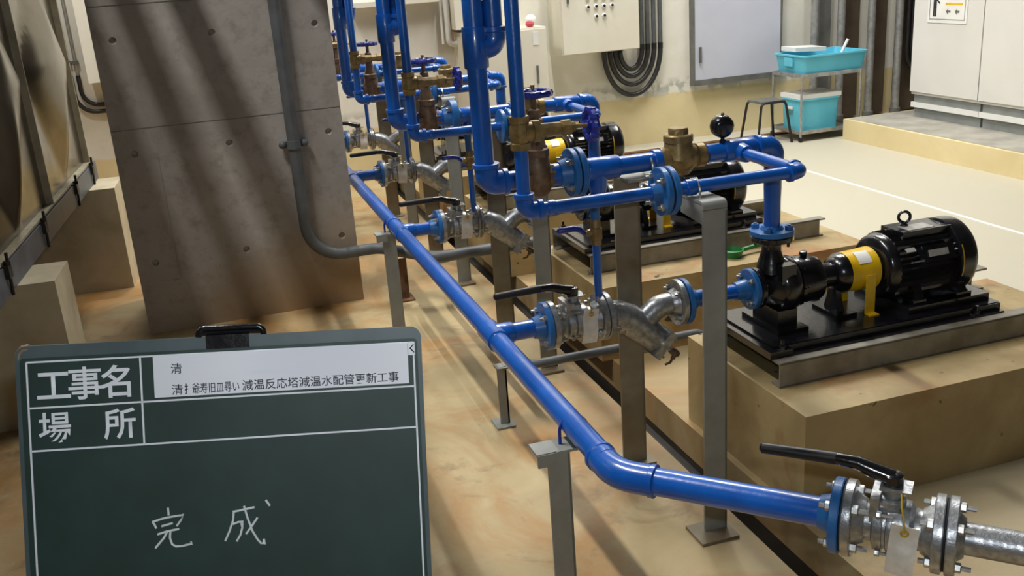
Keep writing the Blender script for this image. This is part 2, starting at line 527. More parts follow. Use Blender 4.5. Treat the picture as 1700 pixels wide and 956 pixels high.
# two steel channels on the plinth
for yy, s_, wd in ((2.345, 1, 'near'), (2.815, -1, 'far')):
    t = rthing('steel_channel', 'dull steel channel at the %s plinth edge {row}' % wd, 'steel channel', (2.0, yy, 0.32), 'steel channels under the pumps')
    L0, L1 = 1.53, 2.66
    MB().bb(L0, L1, yy, yy + s_ * 0.006, 0.322, 0.402).build('web', 'channel', t)
    MB().bb(L0 - 0.0, L1 + 0.03, yy, yy + s_ * 0.045, 0.395, 0.402).build('top_flange', 'channel', t)
    MB().bb(L0, L1 + 0.02, yy, yy + s_ * 0.045, 0.32, 0.327).build('bottom_flange', 'channel', t)

# ---- pump set
def make_pump():
    t = rthing('pump_set', 'black motor pump with yellow coupling guard {row}', 'pump', (2.0, Y0, 0.402), 'motor pumps')
    ax = lambda x: (x, Y0, ZS)
    b = MB()
    b.bb(1.545, 2.40, Y0 - 0.175, Y0 + 0.175, 0.418, 0.432)
    for sy in (-1, 1):
        b.bb(1.545, 2.40, Y0 + sy * 0.175 - 0.006, Y0 + sy * 0.175 + 0.006, 0.402, 0.430)
        b.bb(1.545, 2.40, Y0 + sy * 0.155, Y0 + sy * 0.20, 0.402, 0.408)
    b.bb(1.52, 1.60, Y0 - 0.20, Y0 + 0.20, 0.402, 0.425)
    base = b.bevel(0.003, 1).build('base_plate', 'black', t)
    for px in (1.57, 2.30):
        for sy in (-1, 1):
            MB().bolt((px, Y0 + sy * 0.187, 0.425 if px < 1.6 else 0.408), Z, 0.011, 0.012, 0.03).build('anchor_bolt', 'black', base)
    # volute casing: inlet neck, spiral body, upper neck
    v = MB()
    v.lathe(ax(1.592), X, [(0, 0.045), (0.02, 0.040), (0.035, 0.055), (0.05, 0.082), (0.062, 0.092), (0.085, 0.096), (0.11, 0.092), (0.122, 0.08), (0.128, 0.06)], 36)
    v.lathe((1.645, Y0, ZS + 0.05), Z, [(0, 0.050), (0.04, 0.040), (0.07, 0.031), (0.11, 0.031), (0.130, 0.042)], 24)
    v.box((1.66, Y0 - 0.055, ZS + 0.055), (0.05, 0.05, 0.06))
    v.bb(1.625, 1.695, Y0 - 0.075, Y0 + 0.075, 0.43, 0.50)
    v.bb(1.605, 1.715, Y0 - 0.11, Y0 + 0.11, 0.43, 0.447)
    cas = v.build('volute_casing', 'black', t)
    flange(t, (1.578, Y0, ZS), X, 0.066, 0.017, 'black', hub=0, bolts=0, name='suction_flange')
    flange(t, (1.645, Y0, 0.717), Z, 0.068, 0.017, 'black', bolts=4, bolt_dir=-1, bolt_mat='black', name='discharge_flange')
    g = MB()
    g.lathe(ax(1.715), X, [(0, 0.082), (0.012, 0.084), (0.014, 0.076), (0.03, 0.079), (0.075, 0.078), (0.090, 0.072), (0.098, 0.054), (0.10, 0.042)], 32)
    for k in range(8):
        a = 2 * PI * k / 8
        g.bolt((1.715, Y0 + 0.077 * math.cos(a), ZS + 0.077 * math.sin(a)), X, 0.007, 0.008, 0.018)
    for k in range(6):
        a = 2 * PI * k / 6
        g.box((1.765, Y0 + 0.072 * math.cos(a), ZS + 0.072 * math.sin(a)), (0.07, 0.012, 0.012), Matrix.Rotation(a, 3, 'X'))
    g.lathe((1.762, Y0, ZS + 0.065), Z, [(0, 0.011), (0.018, 0.011), (0.022, 0.014), (0.03, 0.013), (0.033, 0.006)], 12)
    g.build('bearing_bracket', 'black', t)
    q = MB()
    q.lathe(ax(1.812), X, [(0, 0.042), (0.005, 0.040), (0.052, 0.040), (0.058, 0.052), (0.085, 0.066), (0.096, 0.067), (0.098, 0.05)], 32)
    q.build('bearing_housing', 'black', t)
    f = MB()
    prof = [(-0.045, 0), (0.045, 0), (0.025, 0.055), (0.024, 0.11), (-0.024, 0.11), (-0.025, 0.055)]
    f.prism(prof, (1.875, Y0, 0.432), (0, 1, 0), (0, 0, 1), 0.022)
    f.prism([(-0.03, 0), (0.03, 0), (0.012, 0.09), (-0.012, 0.09)], (1.886, Y0 + 0.012, 0.432), (1, 0, 0), (0, 0, 1), 0.024)
    f.bb(1.85, 1.925, Y0 - 0.07, Y0 + 0.07, 0.432, 0.444)
    f.build('bearing_foot', 'black', t)
    # yellow guard
    y = MB()
    y.lathe(ax(1.905), X, [(0, 0.062), (0.003, 0.0665), (0.060, 0.0685), (0.108, 0.0715), (0.110, 0.069)], 36)
    gd = y.build('coupling_guard', 'yellow', t)
    for sy in (-1, 1):
        l = MB()
        l.bb(1.955, 1.99, Y0 + sy * 0.0705 - 0.0025, Y0 + sy * 0.0705 + 0.0025, 0.432, ZS)
        l.bb(1.955, 1.99, Y0 + sy * 0.0705, Y0 + sy * 0.098, 0.432, 0.436)
        lg = l.build('leg', 'yellow', gd)
    pl = MB(); 
    for i in range(6):
        a0 = math.radians(104 + i * 7); a1 = math.radians(104 + (i + 1) * 7)
        r_ = 0.0705
        a_ = V((0, math.cos(a0) * r_, math.sin(a0) * r_)); c_ = V((0, math.cos(a1) * r_, math.sin(a1) * r_))
        o_ = V((1.935, Y0, ZS))
        pl.b.faces.new([pl.b.verts.new(o_ + a_), pl.b.verts.new(o_ + c_), pl.b.verts.new(o_ + c_ + V((0.05, 0, 0))), pl.b.verts.new(o_ + a_ + V((0.05, 0, 0)))])
    pl.build('warning_sticker', 'white', gd)
    # motor
    m = MB()
    m.lathe(ax(2.022), X, [(0, 0.03), (0.002, 0.092), (0.01, 0.104), (0.03, 0.111), (0.038, 0.111)], 40)
    n = 72; rings = []
    for xx in (2.06, 2.285):
        rings.append([m.b.verts.new(V((xx, Y0, ZS)) + (Y * math.cos(2 * PI * i / n) + Z * math.sin(2 * PI * i / n)) * (0.116 if i % 2 else 0.107)) for i in range(n)])
    m.skin(rings)
    m.bb(2.10, 2.29, Y0 - 0.055, Y0 + 0.055, ZS + 0.08, ZS + 0.119)
    mo = m.build('motor', 'black', t)
    MB().lathe(ax(2.28), X, [(0, 0.123), (0.004, 0.129), (0.05, 0.129), (0.064, 0.126), (0.076, 0.116), (0.082, 0.10), (0.083, 0.03)], 44).build('fan_cowl', 'black', mo)
    k = MB()
    for i in range(8):
        a0 = math.radians(150 + i * 6); a1 = a0 + math.radians(6)
        c0, c1 = V((0, math.cos(a0), math.sin(a0))) * 0.1298, V((0, math.cos(a1), math.sin(a1))) * 0.1298
        o_ = V(ax(2.285))
        k.b.faces.new([k.b.verts.new(o_ + c0), k.b.verts.new(o_ + c1), k.b.verts.new(o_ + c1 + X * 0.005), k.b.verts.new(o_ + c0 + X * 0.005)])
    k.build('edge_strip', 'wire', mo)
    tb = MB().box((2.19, Y0 - 0.106, ZS + 0.050), (0.12, 0.035, 0.055), Matrix.Rotation(math.radians(-25), 3, 'X')).bevel(0.006)
    tbo = tb.build('terminal_box', 'black', mo)
    MB().box((2.185, Y0 - 0.125, ZS + 0.059), (0.075, 0.002, 0.022), Matrix.Rotation(math.radians(-25), 3, 'X')).build('nameplate', 'label', mo)
    MB().box((2.10, Y0 - 0.095, ZS + 0.070), (0.035, 0.003, 0.016), Matrix.Rotation(math.radians(-54), 3, 'X')).build('data_sticker', 'label', mo)
    MB().bb(2.13, 2.23, Y0 - 0.045, Y0 + 0.01, ZS + 0.119, ZS + 0.1205).build('top_sticker', 'label', mo)
    e = MB(); e.lathe((2.155, Y0 + 0.01, ZS + 0.117), Z, [(0, 0.013), (0.008, 0.013), (0.012, 0.008), (0.018, 0.007)], 16)
    e.torus((2.155, Y0 + 0.01, ZS + 0.150), V((0.5, 1, 0)), 0.0185, 0.0052, 24, 8)
    e.build('eyebolt', 'black', mo)
    ft = MB()
    for x0, x1 in ((2.10, 2.15), (2.27, 2.33)):
        for sy in (-1, 1):
            ft.bb(x0, x1, Y0 + sy * 0.055, Y0 + sy * 0.125, 0.455, 0.468)
            ft.prism([(0, 0), (0.07, 0), (0.045, 0.05), (0, 0.06)], (x0 + 0.008, Y0 + sy * 0.055, 0.466), V((0, sy, 0)), (0, 0, 1), 0.034 if sy > 0 else -0.034)
    ft.bb(2.09, 2.34, Y0 - 0.06, Y0 + 0.06, 0.445, 0.50)
    ft.build('motor_foot', 'black', mo)
    MB().bb(2.07, 2.39, Y0 - 0.14, Y0 + 0.14, 0.432, 0.455).bevel(0.004).build('motor_pedestal', 'black', t)
    return t


make_pump()

# ---- suction side
t = rthing('branch_pipe', 'short blue branch pipe before the ball valve {row}', 'pipe', (0.80, Y0, ZS), 'blue suction branch pipes')
MB().lathe((0.765, Y0, ZS), X, [(0, PR), (0.10, PR)], 28).build('pipe', 'blue', t)
flange(t, (0.862, Y0, ZS), X, FR, 0.017, 'blueflange', hub=-0.03, hubr=PR + 0.004, bolt_dir=-1)


def ball_valve(loc, rot, label, group, front=False):
    """local frame: x along the pipe from the blue flange (x=0), z up"""
    t = thing('ball_valve', label, 'valve', loc, group, rot)
    flange(t, (0.0, 0, 0), X, FR, 0.018, 'galv', hub=0.02, hubr=0.042, bolt_dir=1, bs=1.1)
    flange(t, (0.156, 0, 0), X, FR, 0.018, 'galv', hub=-0.02, hubr=0.042, bolt_dir=-1, bs=1.1)
    b = MB()
    b.lathe((0.018, 0, 0), X, [(0, 0.044), (0.02, 0.036), (0.032, 0.036), (0.036, 0.050), (0.052, 0.052), (0.053, 0.046), (0.058, 0.046), (0.060, 0.052), (0.075, 0.054), (0.098, 0.050), (0.106, 0.040), (0.12, 0.037), (0.138, 0.044)], 36)
    b.box((0.072, 0, 0.050), (0.05, 0.06, 0.02)); b.box((0.055, 0, 0.045), (0.016, 0.075, 0.05))
    b.bevel(0.002, 1)
    b.build('valve_body', 'galv', t)
    for sy in (-1, 1):
        for sz in (-1, 1):
            MB().bolt((0.060, sy * 0.040, sz * 0.040), X, 0.007, 0.009, 0.03).build('body_bolt', 'zinc', t)
    st = MB()
    st.lathe((0.082, 0, 0.045), Z, [(0, 0.026), (0.018, 0.024), (0.019, 0.018), (0.040, 0.016), (0.042, 0.010), (0.058, 0.009)], 20)
    st.box((0.088, 0, 0.083), (0.055, 0.048, 0.004))
    st.build('stem', 'galv', t)
    lv = MB()
    lv.lathe((0.082, 0, 0.086), Z, [(0, 0.015), (0.002, 0.018), (0.020, 0.018), (0.023, 0.014)], 20)
    lv.tube([(0.082, 0, 0.098), (0.045, 0.0, 0.108), (0.018, 0, 0.118), (-0.03, 0, 0.121)], [0.0165, 0.015, 0.013, 0.011], 12)
    lever = lv.build('lever', 'black', t)
    MB().tube([(-0.02, 0, 0.1205), (-0.158, 0, 0.118), (-0.163, 0, 0.118)], [0.0122, 0.0108, 0.006], 12).build('grip', 'blackmatt', lever)
    return t


bv = ball_valve((0.881, Y0, ZS), (0, 0, 0), 'galvanized ball valve with black lever ' + ROW[0], 'galvanized flanged ball valves')
protos.append((bv, 'galvanized ball valve with black lever {row}', set()))
# dark gaskets are parts of the valves
MB().lathe((-0.003, 0, 0), X, [(0, FR - 0.006), (0.0035, FR - 0.006)], 36).build('gasket', 'gasket', bv)
MB().lathe((0.1735, 0, 0), X, [(0, FR - 0.006), (0.0045, FR - 0.006)], 36).build('gasket', 'gasket', bv)


def hang_tag(loc, rot, label, tilt):
    t = thing('paper_tag', label, 'tag', loc, 'paper tags hung on the ball valves', rot)
    m = MB()
    n = 8
    for i in range(n):
        z0, z1 = -0.105 * i / n, -0.105 * (i + 1) / n
        y0, y1 = 0.004 * math.sin(i * 0.9), 0.004 * math.sin((i + 1) * 0.9)
        vs = [m.b.verts.new(V((-0.024, y0, z0))), m.b.verts.new(V((0.024, y0, z0))), m.b.verts.new(V((0.024, y1, z1))), m.b.verts.new(V((-0.024, y1, z1)))]
        m.b.faces.new(vs)
    bmesh.ops.remove_doubles(m.b, verts=m.b.verts, dist=1e-5)
    bmesh.ops.solidify(m.b, geom=m.b.faces[:], thickness=0.0012)
    m.build('card', 'tag', t)
    MB().torus((0, -0.002, -0.014), Y, 0.006, 0.002, 14, 6).build('eyelet', 'wire', t)
    MB().tube([(0, -0.003, -0.014), (-0.004, -0.002, 0.01), (-0.012, 0.012, 0.03), (-0.016, 0.03, 0.045)], 0.0018, 6).build('wire', 'wire', t)
    return t


tg = hang_tag((0.996, Y0 - 0.066, ZS + 0.052), (0, 0.10, 0.05), 'soiled white paper tag hung on the ball valve ' + ROW[0], 0)
protos.append((tg, 'soiled white paper tag on the ball valve {row}', set()))

# ---- Y strainer
t = rthing('strainer', 'galvanized Y strainer with square cap and drain cock {row}', 'strainer', (1.20, Y0, ZS), 'galvanized Y strainers')
XS = 1.058
flange(t, (XS, Y0, ZS), X, FR, 0.017, 'galv', hub=0.015, hubr=0.046, bolt_dir=1)
flange(t, (1.302, Y0, ZS), X, FR, 0.017, 'galv', hub=-0.02, hubr=0.038, bolt_dir=-1)
b = MB()
dd = V((0.74, 0, -0.67)).normalized()
b.tube([(XS + 0.015, Y0, ZS), (XS + 0.05, Y0, ZS - 0.004), V((XS + 0.082, Y0, ZS - 0.022)), V((XS + 0.10, Y0, ZS - 0.040)) + dd * 0.02, V((XS + 0.10, Y0, ZS - 0.04)) + dd * 0.11], [0.042, 0.044, 0.047, 0.047, 0.043], 28)
b.tube(path([(1.118, Y0, ZS - 0.035), (1.185, Y0, ZS - 0.045), (1.245, Y0, ZS - 0.002), (1.302, Y0, ZS)], 0.06), 0.036, 24)
b.build('strainer_body', 'galv', t)
cp = V((XS + 0.10, Y0, ZS - 0.04)) + dd * 0.118
u_ = V((0.67, 0, 0.74))
rot = Matrix((( dd.x, 0, u_.x), (dd.y, 1, u_.y), (dd.z, 0, u_.z)))
cap = MB().box(cp, (0.026, 0.096, 0.096), rot).bevel(0.006)
cap.box(cp + dd * 0.016, (0.008, 0.05, 0.05), rot)
capo = cap.build('strainer_cap', 'galv', t)
for sy in (-1, 1):
    for su in (-1, 1):
        MB().bolt(cp + dd * 0.012 + Y * (sy * 0.033) + u_ * (su * 0.033), dd, 0.007, 0.008, 0.016).build('cap_bolt', 'zinc', capo)
k = MB()
q0 = cp + dd * 0.018; q1 = cp + dd * 0.055
k.tube([q0, q1], 0.008, 10)
dc = k.build('drain_nipple', 'zinc', t)
k = MB()
k.lathe(q1 - dd * 0.004, dd, [(0, 0.011), (0.012, 0.013), (0.03, 0.012), (0.036, 0.009)], 12)
k.lathe(q1 + dd * 0.014 - Y * 0.008, V((-0.55, -0.3, -0.6)), [(0, 0.008), (0.022, 0.007)], 10)
k.tube([q1 + dd * 0.014 + V((-0.012, -0.014, -0.012)), q1 + V((-0.012, -0.016, -0.035)), q1 + V((-0.030, -0.018, -0.038))], 0.004, 8)
k.build('drain_cock', 'brown_bronze', t)

# ---- pump inlet pipe with eccentric reducer
t = rthing('inlet_pipe', 'blue inlet pipe between strainer and pump {row}', 'pipe', (1.44, Y0, ZS), 'blue pump inlet pipes')
flange(t, (1.323, Y0, ZS), X, FR, 0.017, 'blueflange', hub=0.03, hubr=PR + 0.003, bolt_dir=1, bolts=0)
flange(t, (1.558, Y0, ZS), X, 0.066, 0.017, 'blueflange', hub=-0.045, hubr=PR + 0.001, bolt_dir=-1)
MB().lathe((1.345, Y0, ZS), X, [(0, PR), (0.09, PR), (0.12, 0.024), (0.17, 0.024), (0.215, PR)], 28).build('pipe', 'blue', t)

# ---- discharge pipe
t = rthing('discharge_pipe', 'blue outlet pipe and elbow above the pump {row}', 'pipe', (1.645, Y0, 0.735), 'blue pump outlet pipes')
flange(t, (1.645, Y0, 0.736), Z, 0.070, 0.017, 'blueflange', hub=0.012, hubr=0.030, bolt_dir=1, bolt_mat='blueflange', ph=PI / 4, bs=1.35, sh=0.012)
p = MB()
p.lathe((1.645, Y0, 0.745), Z, [(0, 0.026), (0.10, 0.026), (0.14, PR), (ZM - 0.745 - 0.05, PR)], 28)
p.lathe((1.415, Y0, ZM), X, [(0, PR), (0.19, PR)], 28)
po = p.build('pipe', 'blue', t)
e = MB(); elbow(e, (1.645, Y0, ZM), -Z, -X, 0.033, 0.062, 0.034); e.build('elbow', 'blue', t)
e = MB(); sleeve(e, (1.522, Y0, ZM), X, 0.034, 0.052); e.tube([(1.522, Y0, ZM - 0.004), (1.522, Y0 - 0.055, ZM - 0.006)], [0.032, 0.025], 20); e.build('tee', 'blue', t)

# ---- pressure gauge
t = rthing('pressure_gauge', 'round black pressure gauge on the outlet pipe {row}', 'gauge', (1.47, Y0, ZM + 0.025), None, skip=(1, 2, 3))
k = MB(); k.lathe((1.47, Y0, ZM + 0.022), Z, [(0, 0.010), (0.014, 0.010), (0.016, 0.006), (0.034, 0.006)], 12); k.build('stem', 'black', t)
gd_ = V((0.15, 1, 0.1)).normalized(); gc = V((1.47, Y0, ZM + 0.076))
k = MB(); k.lathe(gc - gd_ * 0.020, gd_, [(0, 0.020), (0.003, 0.027), (0.010, 0.033), (0.026, 0.0345), (0.036, 0.0345), (0.037, 0.030)], 32)
k.build('case', 'black', t)
MB().lathe(gc + gd_ * 0.0155, gd_, [(0, 0.0295), (0.002, 0.0295)], 28).build('dial', 'white', t)
MB().lathe(gc + V((0, 0, 0.034)), Z, [(-0.004, 0.005), (0.006, 0.005), (0.008, 0.003)], 10).build('vent_plug', 'bronze', t)

# ---- swing check valve
t = rthing('check_valve', 'bronze check valve with screwed cap {row}', 'valve', (1.34, Y0, ZM), 'bronze check valves')
OFF = OFF + V((0.012, 0, 0))
k = MB()
k.lathe((1.272, Y0, ZM), X, [(0, 0.036), (0.022, 0.036), (0.024, 0.032), (0.036, 0.036), (0.05, 0.046), (0.07, 0.050), (0.09, 0.046), (0.105, 0.036), (0.116, 0.032), (0.118, 0.036), (0.142, 0.036)], 32)
k.lathe((1.334, Y0, ZM), Z, [(0, 0.050), (0.02, 0.047), (0.04, 0.042), (0.05, 0.041)], 28)
k.lathe((1.342, Y0, ZM - 0.05), Z, [(0, 0.024), (0.02, 0.040)], 20)
k.build('valve_body', 'bronze', t)
k = MB(); k.lathe((1.334, Y0, ZM + 0.05), Z, [(0, 0.044), (0.018, 0.044), (0.022, 0.040)], 28); k.lathe((1.334, Y0, ZM + 0.07), Z, [(0, 0.031), (0.016, 0.031), (0.020, 0.028)], 8); k.build('cap', 'bronze', t)

# ---- spool with tee and flange between check valve and gate valve
t = rthing('spool_pipe', 'blue spool pipe beside the bronze check valve {row}', 'pipe', (1.12, Y0, ZM), 'blue flanged spool pipes')
p = MB(); p.lathe((1.0, Y0, ZM), X, [(0, PR), (0.275, PR)], 28); p.build('pipe', 'blue', t)
flange(t, (0.992, Y0, ZM), X, 0.070, 0.017, 'blueflange', hub=0.02, hubr=PR + 0.004, bolt_dir=1, bolts=0)
e = MB(); sleeve(e, (1.075, Y0, ZM), X, 0.034, 0.05); 
e.lathe((1.06, Y0, ZM), -Z, [(0.0, 0.030), (0.05, 0.028), (0.075, 0.022)], 20); e.build('tee', 'blue', t)
e = MB(); sleeve(e, (1.255, Y0, ZM), X, 0.034, 0.018); e.build('collar', 'blue', t)
t = rthing('flanged_nipple', 'short blue flanged nipple at the gate valve {row}', 'pipe', (0.95, Y0, ZM), 'blue flanged nipples')
flange(t, (0.970, Y0, ZM), X, 0.070, 0.017, 'blueflange', hub=-0.03, hubr=0.036, bolt_dir=-1)
MB().lathe((0.915, Y0, ZM), X, [(0, 0.032), (0.05, 0.033)], 28).build('pipe', 'blue', t)
MB().lathe((0.9865, Y0, ZM), X, [(0, 0.064), (0.006, 0.064)], 36).build('gasket', 'gasket', t)


def handwheel(parent, c, d, R):
    k = MB(); c = V(c); d = V(d).normalized(); u, v = perp(d)
    nl = 10; pts = []
    k.torus(c, d, R, 0.0095, 30, 8)
    for i in range(nl):
        a = 2 * PI * i / nl
        k.ball(c + (u * math.cos(a) + v * math.sin(a)) * R, 0.0125, 8)
    for i in range(5):
        a = 2 * PI * i / 5 + 0.3
        k.tube([c - d * 0.004, c + (u * math.cos(a) + v * math.sin(a)) * R], 0.0055, 8)
    k.lathe(c - d * 0.012, d, [(0, 0.013), (0.02, 0.013), (0.024, 0.008)], 12)
    return k.build('handwheel', 'handwheel', parent)


# ---- bronze gate valve
t = rthing('gate_valve', 'bronze gate valve with upright blue handwheel {row}', 'valve', (0.88, Y0, ZM), 'bronze gate valves')
k = MB()
k.lathe((0.832, Y0, ZM), X, [(0, 0.034), (0.018, 0.034), (0.02, 0.030), (0.035, 0.036), (0.06, 0.036), (0.07, 0.030), (0.072, 0.034), (0.09, 0.034)], 8, PI / 8)
k.lathe((0.877, Y0, ZM - 0.052), Z, [(0, 0.026), (0.012, 0.036), (0.06, 0.040), (0.095, 0.036), (0.115, 0.030)], 24)
k.build('valve_body', 'brown_bronze', t)
k = MB()
k.lathe((0.877, Y0, ZM + 0.060), Z, [(0, 0.036), (0.02, 0.036), (0.024, 0.030), (0.06, 0.021), (0.085, 0.018), (0.09, 0.024), (0.105, 0.024), (0.108, 0.019), (0.13, 0.017), (0.134, 0.009), (0.175, 0.008)], 8, PI / 8)
k.build('bonnet', 'brown_bronze', t)
handwheel(t, (0.877, Y0, ZM + 0.236), Z, 0.046)
k = MB(); k.lathe((0.877, Y0, ZM + 0.225), Z, [(0, 0.006), (0.035, 0.006)], 10); k.build('stem', 'bronze', t)

# ---- main riser with tee and return elbow
t = rthing('main_riser', 'thick blue riser beside the bronze gate valve {row}', 'pipe', (0.745, Y0, ZM), 'thick blue risers')
XR = 0.722
p = MB(); p.lathe((XR, Y0, ZM + 0.05), Z, [(0, PR), (1.7, PR)], 28); p.lathe((0.765, Y0, ZM), X, [(0, PR), (0.065, PR)], 24); p.build('pipe', 'blue', t)
e = MB(); elbow(e, (0.726, Y0, ZM), Z, X, 0.034, 0.058, 0.034); e.build('elbow', 'blue', t)
e = MB(); sleeve(e, (XR, Y0, 1.395), Z, 0.034, 0.055); e.tube([(XR, Y0, 1.40), (XR + 0.035, Y0, 1.40)], 0.033, 20); e.build('tee', 'blue', t)
e = MB(); elbow(e, (XR + 0.0535, Y0, 1.395), -X, Z, 0.033, 0.05, 0.032); e.build('return_elbow', 'blue', t)
MB().lathe((XR + 0.0535, Y0, 1.43), Z, [(0, 0.026), (1.25, 0.026)], 24).build('return_pipe', 'blue', t)
flange(t, (XR + 0.0535, Y0, 1.536), Z, 0.066, 0.016, 'blueflange', bolts=4, bolt_dir=-1)

# ---- thin bypass
t = rthing('bypass_pipe', 'thin blue bypass pipe above the inlet pipe {row}', 'pipe', (1.50, YT, ZT), 'thin blue outlet bypass pipes')
p = MB(); p.tube([(1.522, Y0 - 0.05, ZM - 0.006), (1.522, YT + 0.03, ZT)], TR, 20); p.lathe((1.12, YT, ZT), X, [(0, TR), (0.37, TR)], 20); p.build('pipe', 'blue', t)
e = MB(); elbow(e, (1.522, YT, ZT), Y, -X, 0.0215, 0.042, 0.022); e.build('elbow', 'blue', t)
flange(t, (1.114, YT, ZT), X, 0.064, 0.016, 'blueflange', hub=0.022, hubr=TR + 0.004, bolt_dir=1, bolts=0)
e = MB(); sleeve(e, (1.185, YT, ZT), X, 0.022, 0.014); e.build('collar', 'blue', t)
t = rthing('bypass_riser', 'thin blue pipe turning up below the globe valve {row}', 'pipe', (0.738, YT, ZT), 'thin blue bypass risers')
XB = 0.724
p = MB(); p.lathe((XB + 0.03, YT, ZT), X, [(0, TR), (0.34, TR)], 20); p.lathe((XB, YT, ZT + 0.03), Z, [(0, TR), (0.15, TR)], 20); p.build('pipe', 'blue', t)
e = MB(); elbow(e, (XB, YT, ZT), Z, X, 0.0225, 0.046, 0.024); sleeve(e, (XB + 0.07, YT, ZT), X, 0.020, 0.01); e.build('elbow', 'blue', t)
flange(t, (1.092, YT, ZT), X, 0.064, 0.016, 'blueflange', hub=-0.022, hubr=TR + 0.004, bolt_dir=-1)
MB().lathe((1.1075, YT, ZT), X, [(0, 0.058), (0.007, 0.058)], 36).build('gasket', 'gasket', t)

# ---- globe valve lying in the thin riser
t = rthing('globe_valve', 'bronze globe valve with sideways handwheel {row}', 'valve', (XB, YT, 1.21), 'bronze globe valves')
k = MB()
k.lathe((XB, YT, 1.168), Z, [(0, 0.025), (0.016, 0.025), (0.018, 0.022), (0.03, 0.026), (0.05, 0.026), (0.064, 0.022), (0.066, 0.025), (0.082, 0.025)], 8, PI / 8)
k.lathe((XB + 0.01, YT, 1.209), X, [(0, 0.026), (0.025, 0.024)], 20)
k.build('valve_body', 'bronze', t)
k = MB()
k.lathe((XB + 0.032, YT, 1.209), X, [(0, 0.028), (0.018, 0.028), (0.020, 0.018), (0.075, 0.016), (0.078, 0.020), (0.10, 0.020), (0.103, 0.014), (0.112, 0.012), (0.114, 0.006), (0.165, 0.0055)], 8, PI / 8)
k.build('bonnet', 'bronze', t)
handwheel(t, (XB + 0.187, YT, 1.209), X, 0.036)
t = rthing('bypass_downpipe', 'thin blue pipe above the bronze globe valve {row}', 'pipe', (XB, YT, 1.25), 'thin blue downpipes')
MB().lathe((XB, YT, 1.25), Z, [(0, TR), (1.45, TR)], 20).build('pipe', 'blue', t)

# ---- flush line
t = rthing('flush_valve', 'small bronze valve with blue lever {row}', 'valve', (1.04, Y0 - 0.01, 0.83), 'small bronze flush valves')
XF, YF = 1.045, Y0 - 0.005
k = MB(); k.lathe((XF, YF, 0.795), Z, [(0, 0.016), (0.015, 0.016), (0.017, 0.019), (0.05, 0.019), (0.053, 0.016), (0.075, 0.014), (0.082, 0.0135)], 10)
k.lathe((XF, YF, 0.833), -X, [(0, 0.012), (0.026, 0.011), (0.03, 0.007), (0.036, 0.007)], 12); k.build('valve_body', 'bronze', t)
k = MB(); k.tube([(XF - 0.034, YF, 0.833), (XF - 0.05, YF, 0.848), (XF - 0.07, YF, 0.854), (XF - 0.115, YF, 0.853), (XF - 0.122, YF, 0.853)], [0.007, 0.008, 0.009, 0.009, 0.004], 10); k.build('lever', 'handwheel', t)
t = rthing('flush_pipe', 'thin blue flush pipe above the strainer {row}', 'pipe', (XF, YF, 0.64), 'thin blue flush pipes')
k = MB(); k.tube([(XF, YF, 0.80), (XF, YF, 0.655), (XF + 0.003, YF, ZS + 0.045)], 0.0125, 14); k.build('pipe', 'blue', t)
k = MB(); k.lathe((XF, YF, 0.872), Z, [(0, 0.0135), (0.04, 0.0135), (0.075, 0.018)], 14); k.build('nipple', 'blueflange', t)

# ---- posts
t = rthing('support_post', 'flat grey post under the thin blue pipe {row}', 'support', (1.22, 2.19, 0), 'grey posts under the thin pipes')
k = MB()
k.bb(1.182, 1.252, 2.176, 2.184, 0.008, 0.965); k.bb(1.246, 1.252, 2.176, 2.212, 0.008, 0.958)
pp = k.bevel(0.002, 1).build('upright', 'post', t)
k = MB(); k.tube([(1.217, 2.18, 0.962), (1.217, 2.18, 0.985)], 0.003, 6)
k = MB().prism([(0, 0), (0.0, 0.012), (0.004, 0.020), (0.012, 0.024), (0.12, 0.024), (0.12, 0.017), (0.012, 0.017), (0.007, 0.012), (0.007, 0)], (1.182, 2.176, 0.962), (0, 1, 0), (0, 0, 1), 0.07)
k.build('bracket', 'post', t)
k = MB(); k.prism([(0, 0), (0.12, 0), (0.12, -0.045), (0.0, -0.055)], (1.184, 2.185, 0.979), (0, 1, 0), (0, 0, 1), 0.005); k.build('gusset', 'post', t)
k = MB(); k.tube([(1.20, YT - 0.024, 0.982), (1.20, YT - 0.024, ZT + 0.0), (1.20, YT, ZT + 0.024), (1.20, YT + 0.024, ZT), (1.20, YT + 0.024, 0.982)], 0.0035, 8, 0.022); k.build('u_bolt', 'zinc', t)
MB().bb(1.145, 1.262, 2.122, 2.226, 0, 0.010).build('foot_plate', 'postbrown', t)

t = rthing('angle_post', 'weathered steel angle post under the main pipe {row}', 'support', (1.18, 2.6, 0), 'weathered angle posts under the main pipes')
k = MB(); k.bb(1.135, 1.218, 2.64, 2.647, 0.008, 0.972); k.bb(1.211, 1.218, 2.64, 2.705, 0.008, 0.972); k.build('upright', 'postbrown', t)
k = MB(); k.bb(1.14, 1.268, 2.545, 2.70, 0.973, 0.981); k.build('seat_plate', 'post', t)
k = MB(); k.tube([(1.222, Y0 - 0.033, 0.984), (1.222, Y0 - 0.033, ZM), (1.222, Y0, ZM + 0.033), (1.222, Y0 + 0.033, ZM), (1.222, Y0 + 0.033, 0.984)], 0.004, 8, 0.03); k.build('u_bolt', 'zinc', t)
MB().bb(1.12, 1.24, 2.61, 2.73, 0, 0.009).build('foot_plate', 'postbrown', t)

# copies for the other three rows
OFFS = [0, 1.335, 2.632, 3.857]
KX = [0, -0.055, -0.072, -0.085]     # the rows behind are a little shorter
RX = [0, 0.012, 0.022, 0.026]
for i in (1, 2, 3):
    for root, lab, skip in protos:
        if i in skip: continue
        dx = KX[i] * (root.location.x - 0.78) if root.location.x > 0.78 else RX[i]
        c = dup(root, (dx, OFFS[i], 0))
        c['label'] = lab.replace('{row}', ROW[i])

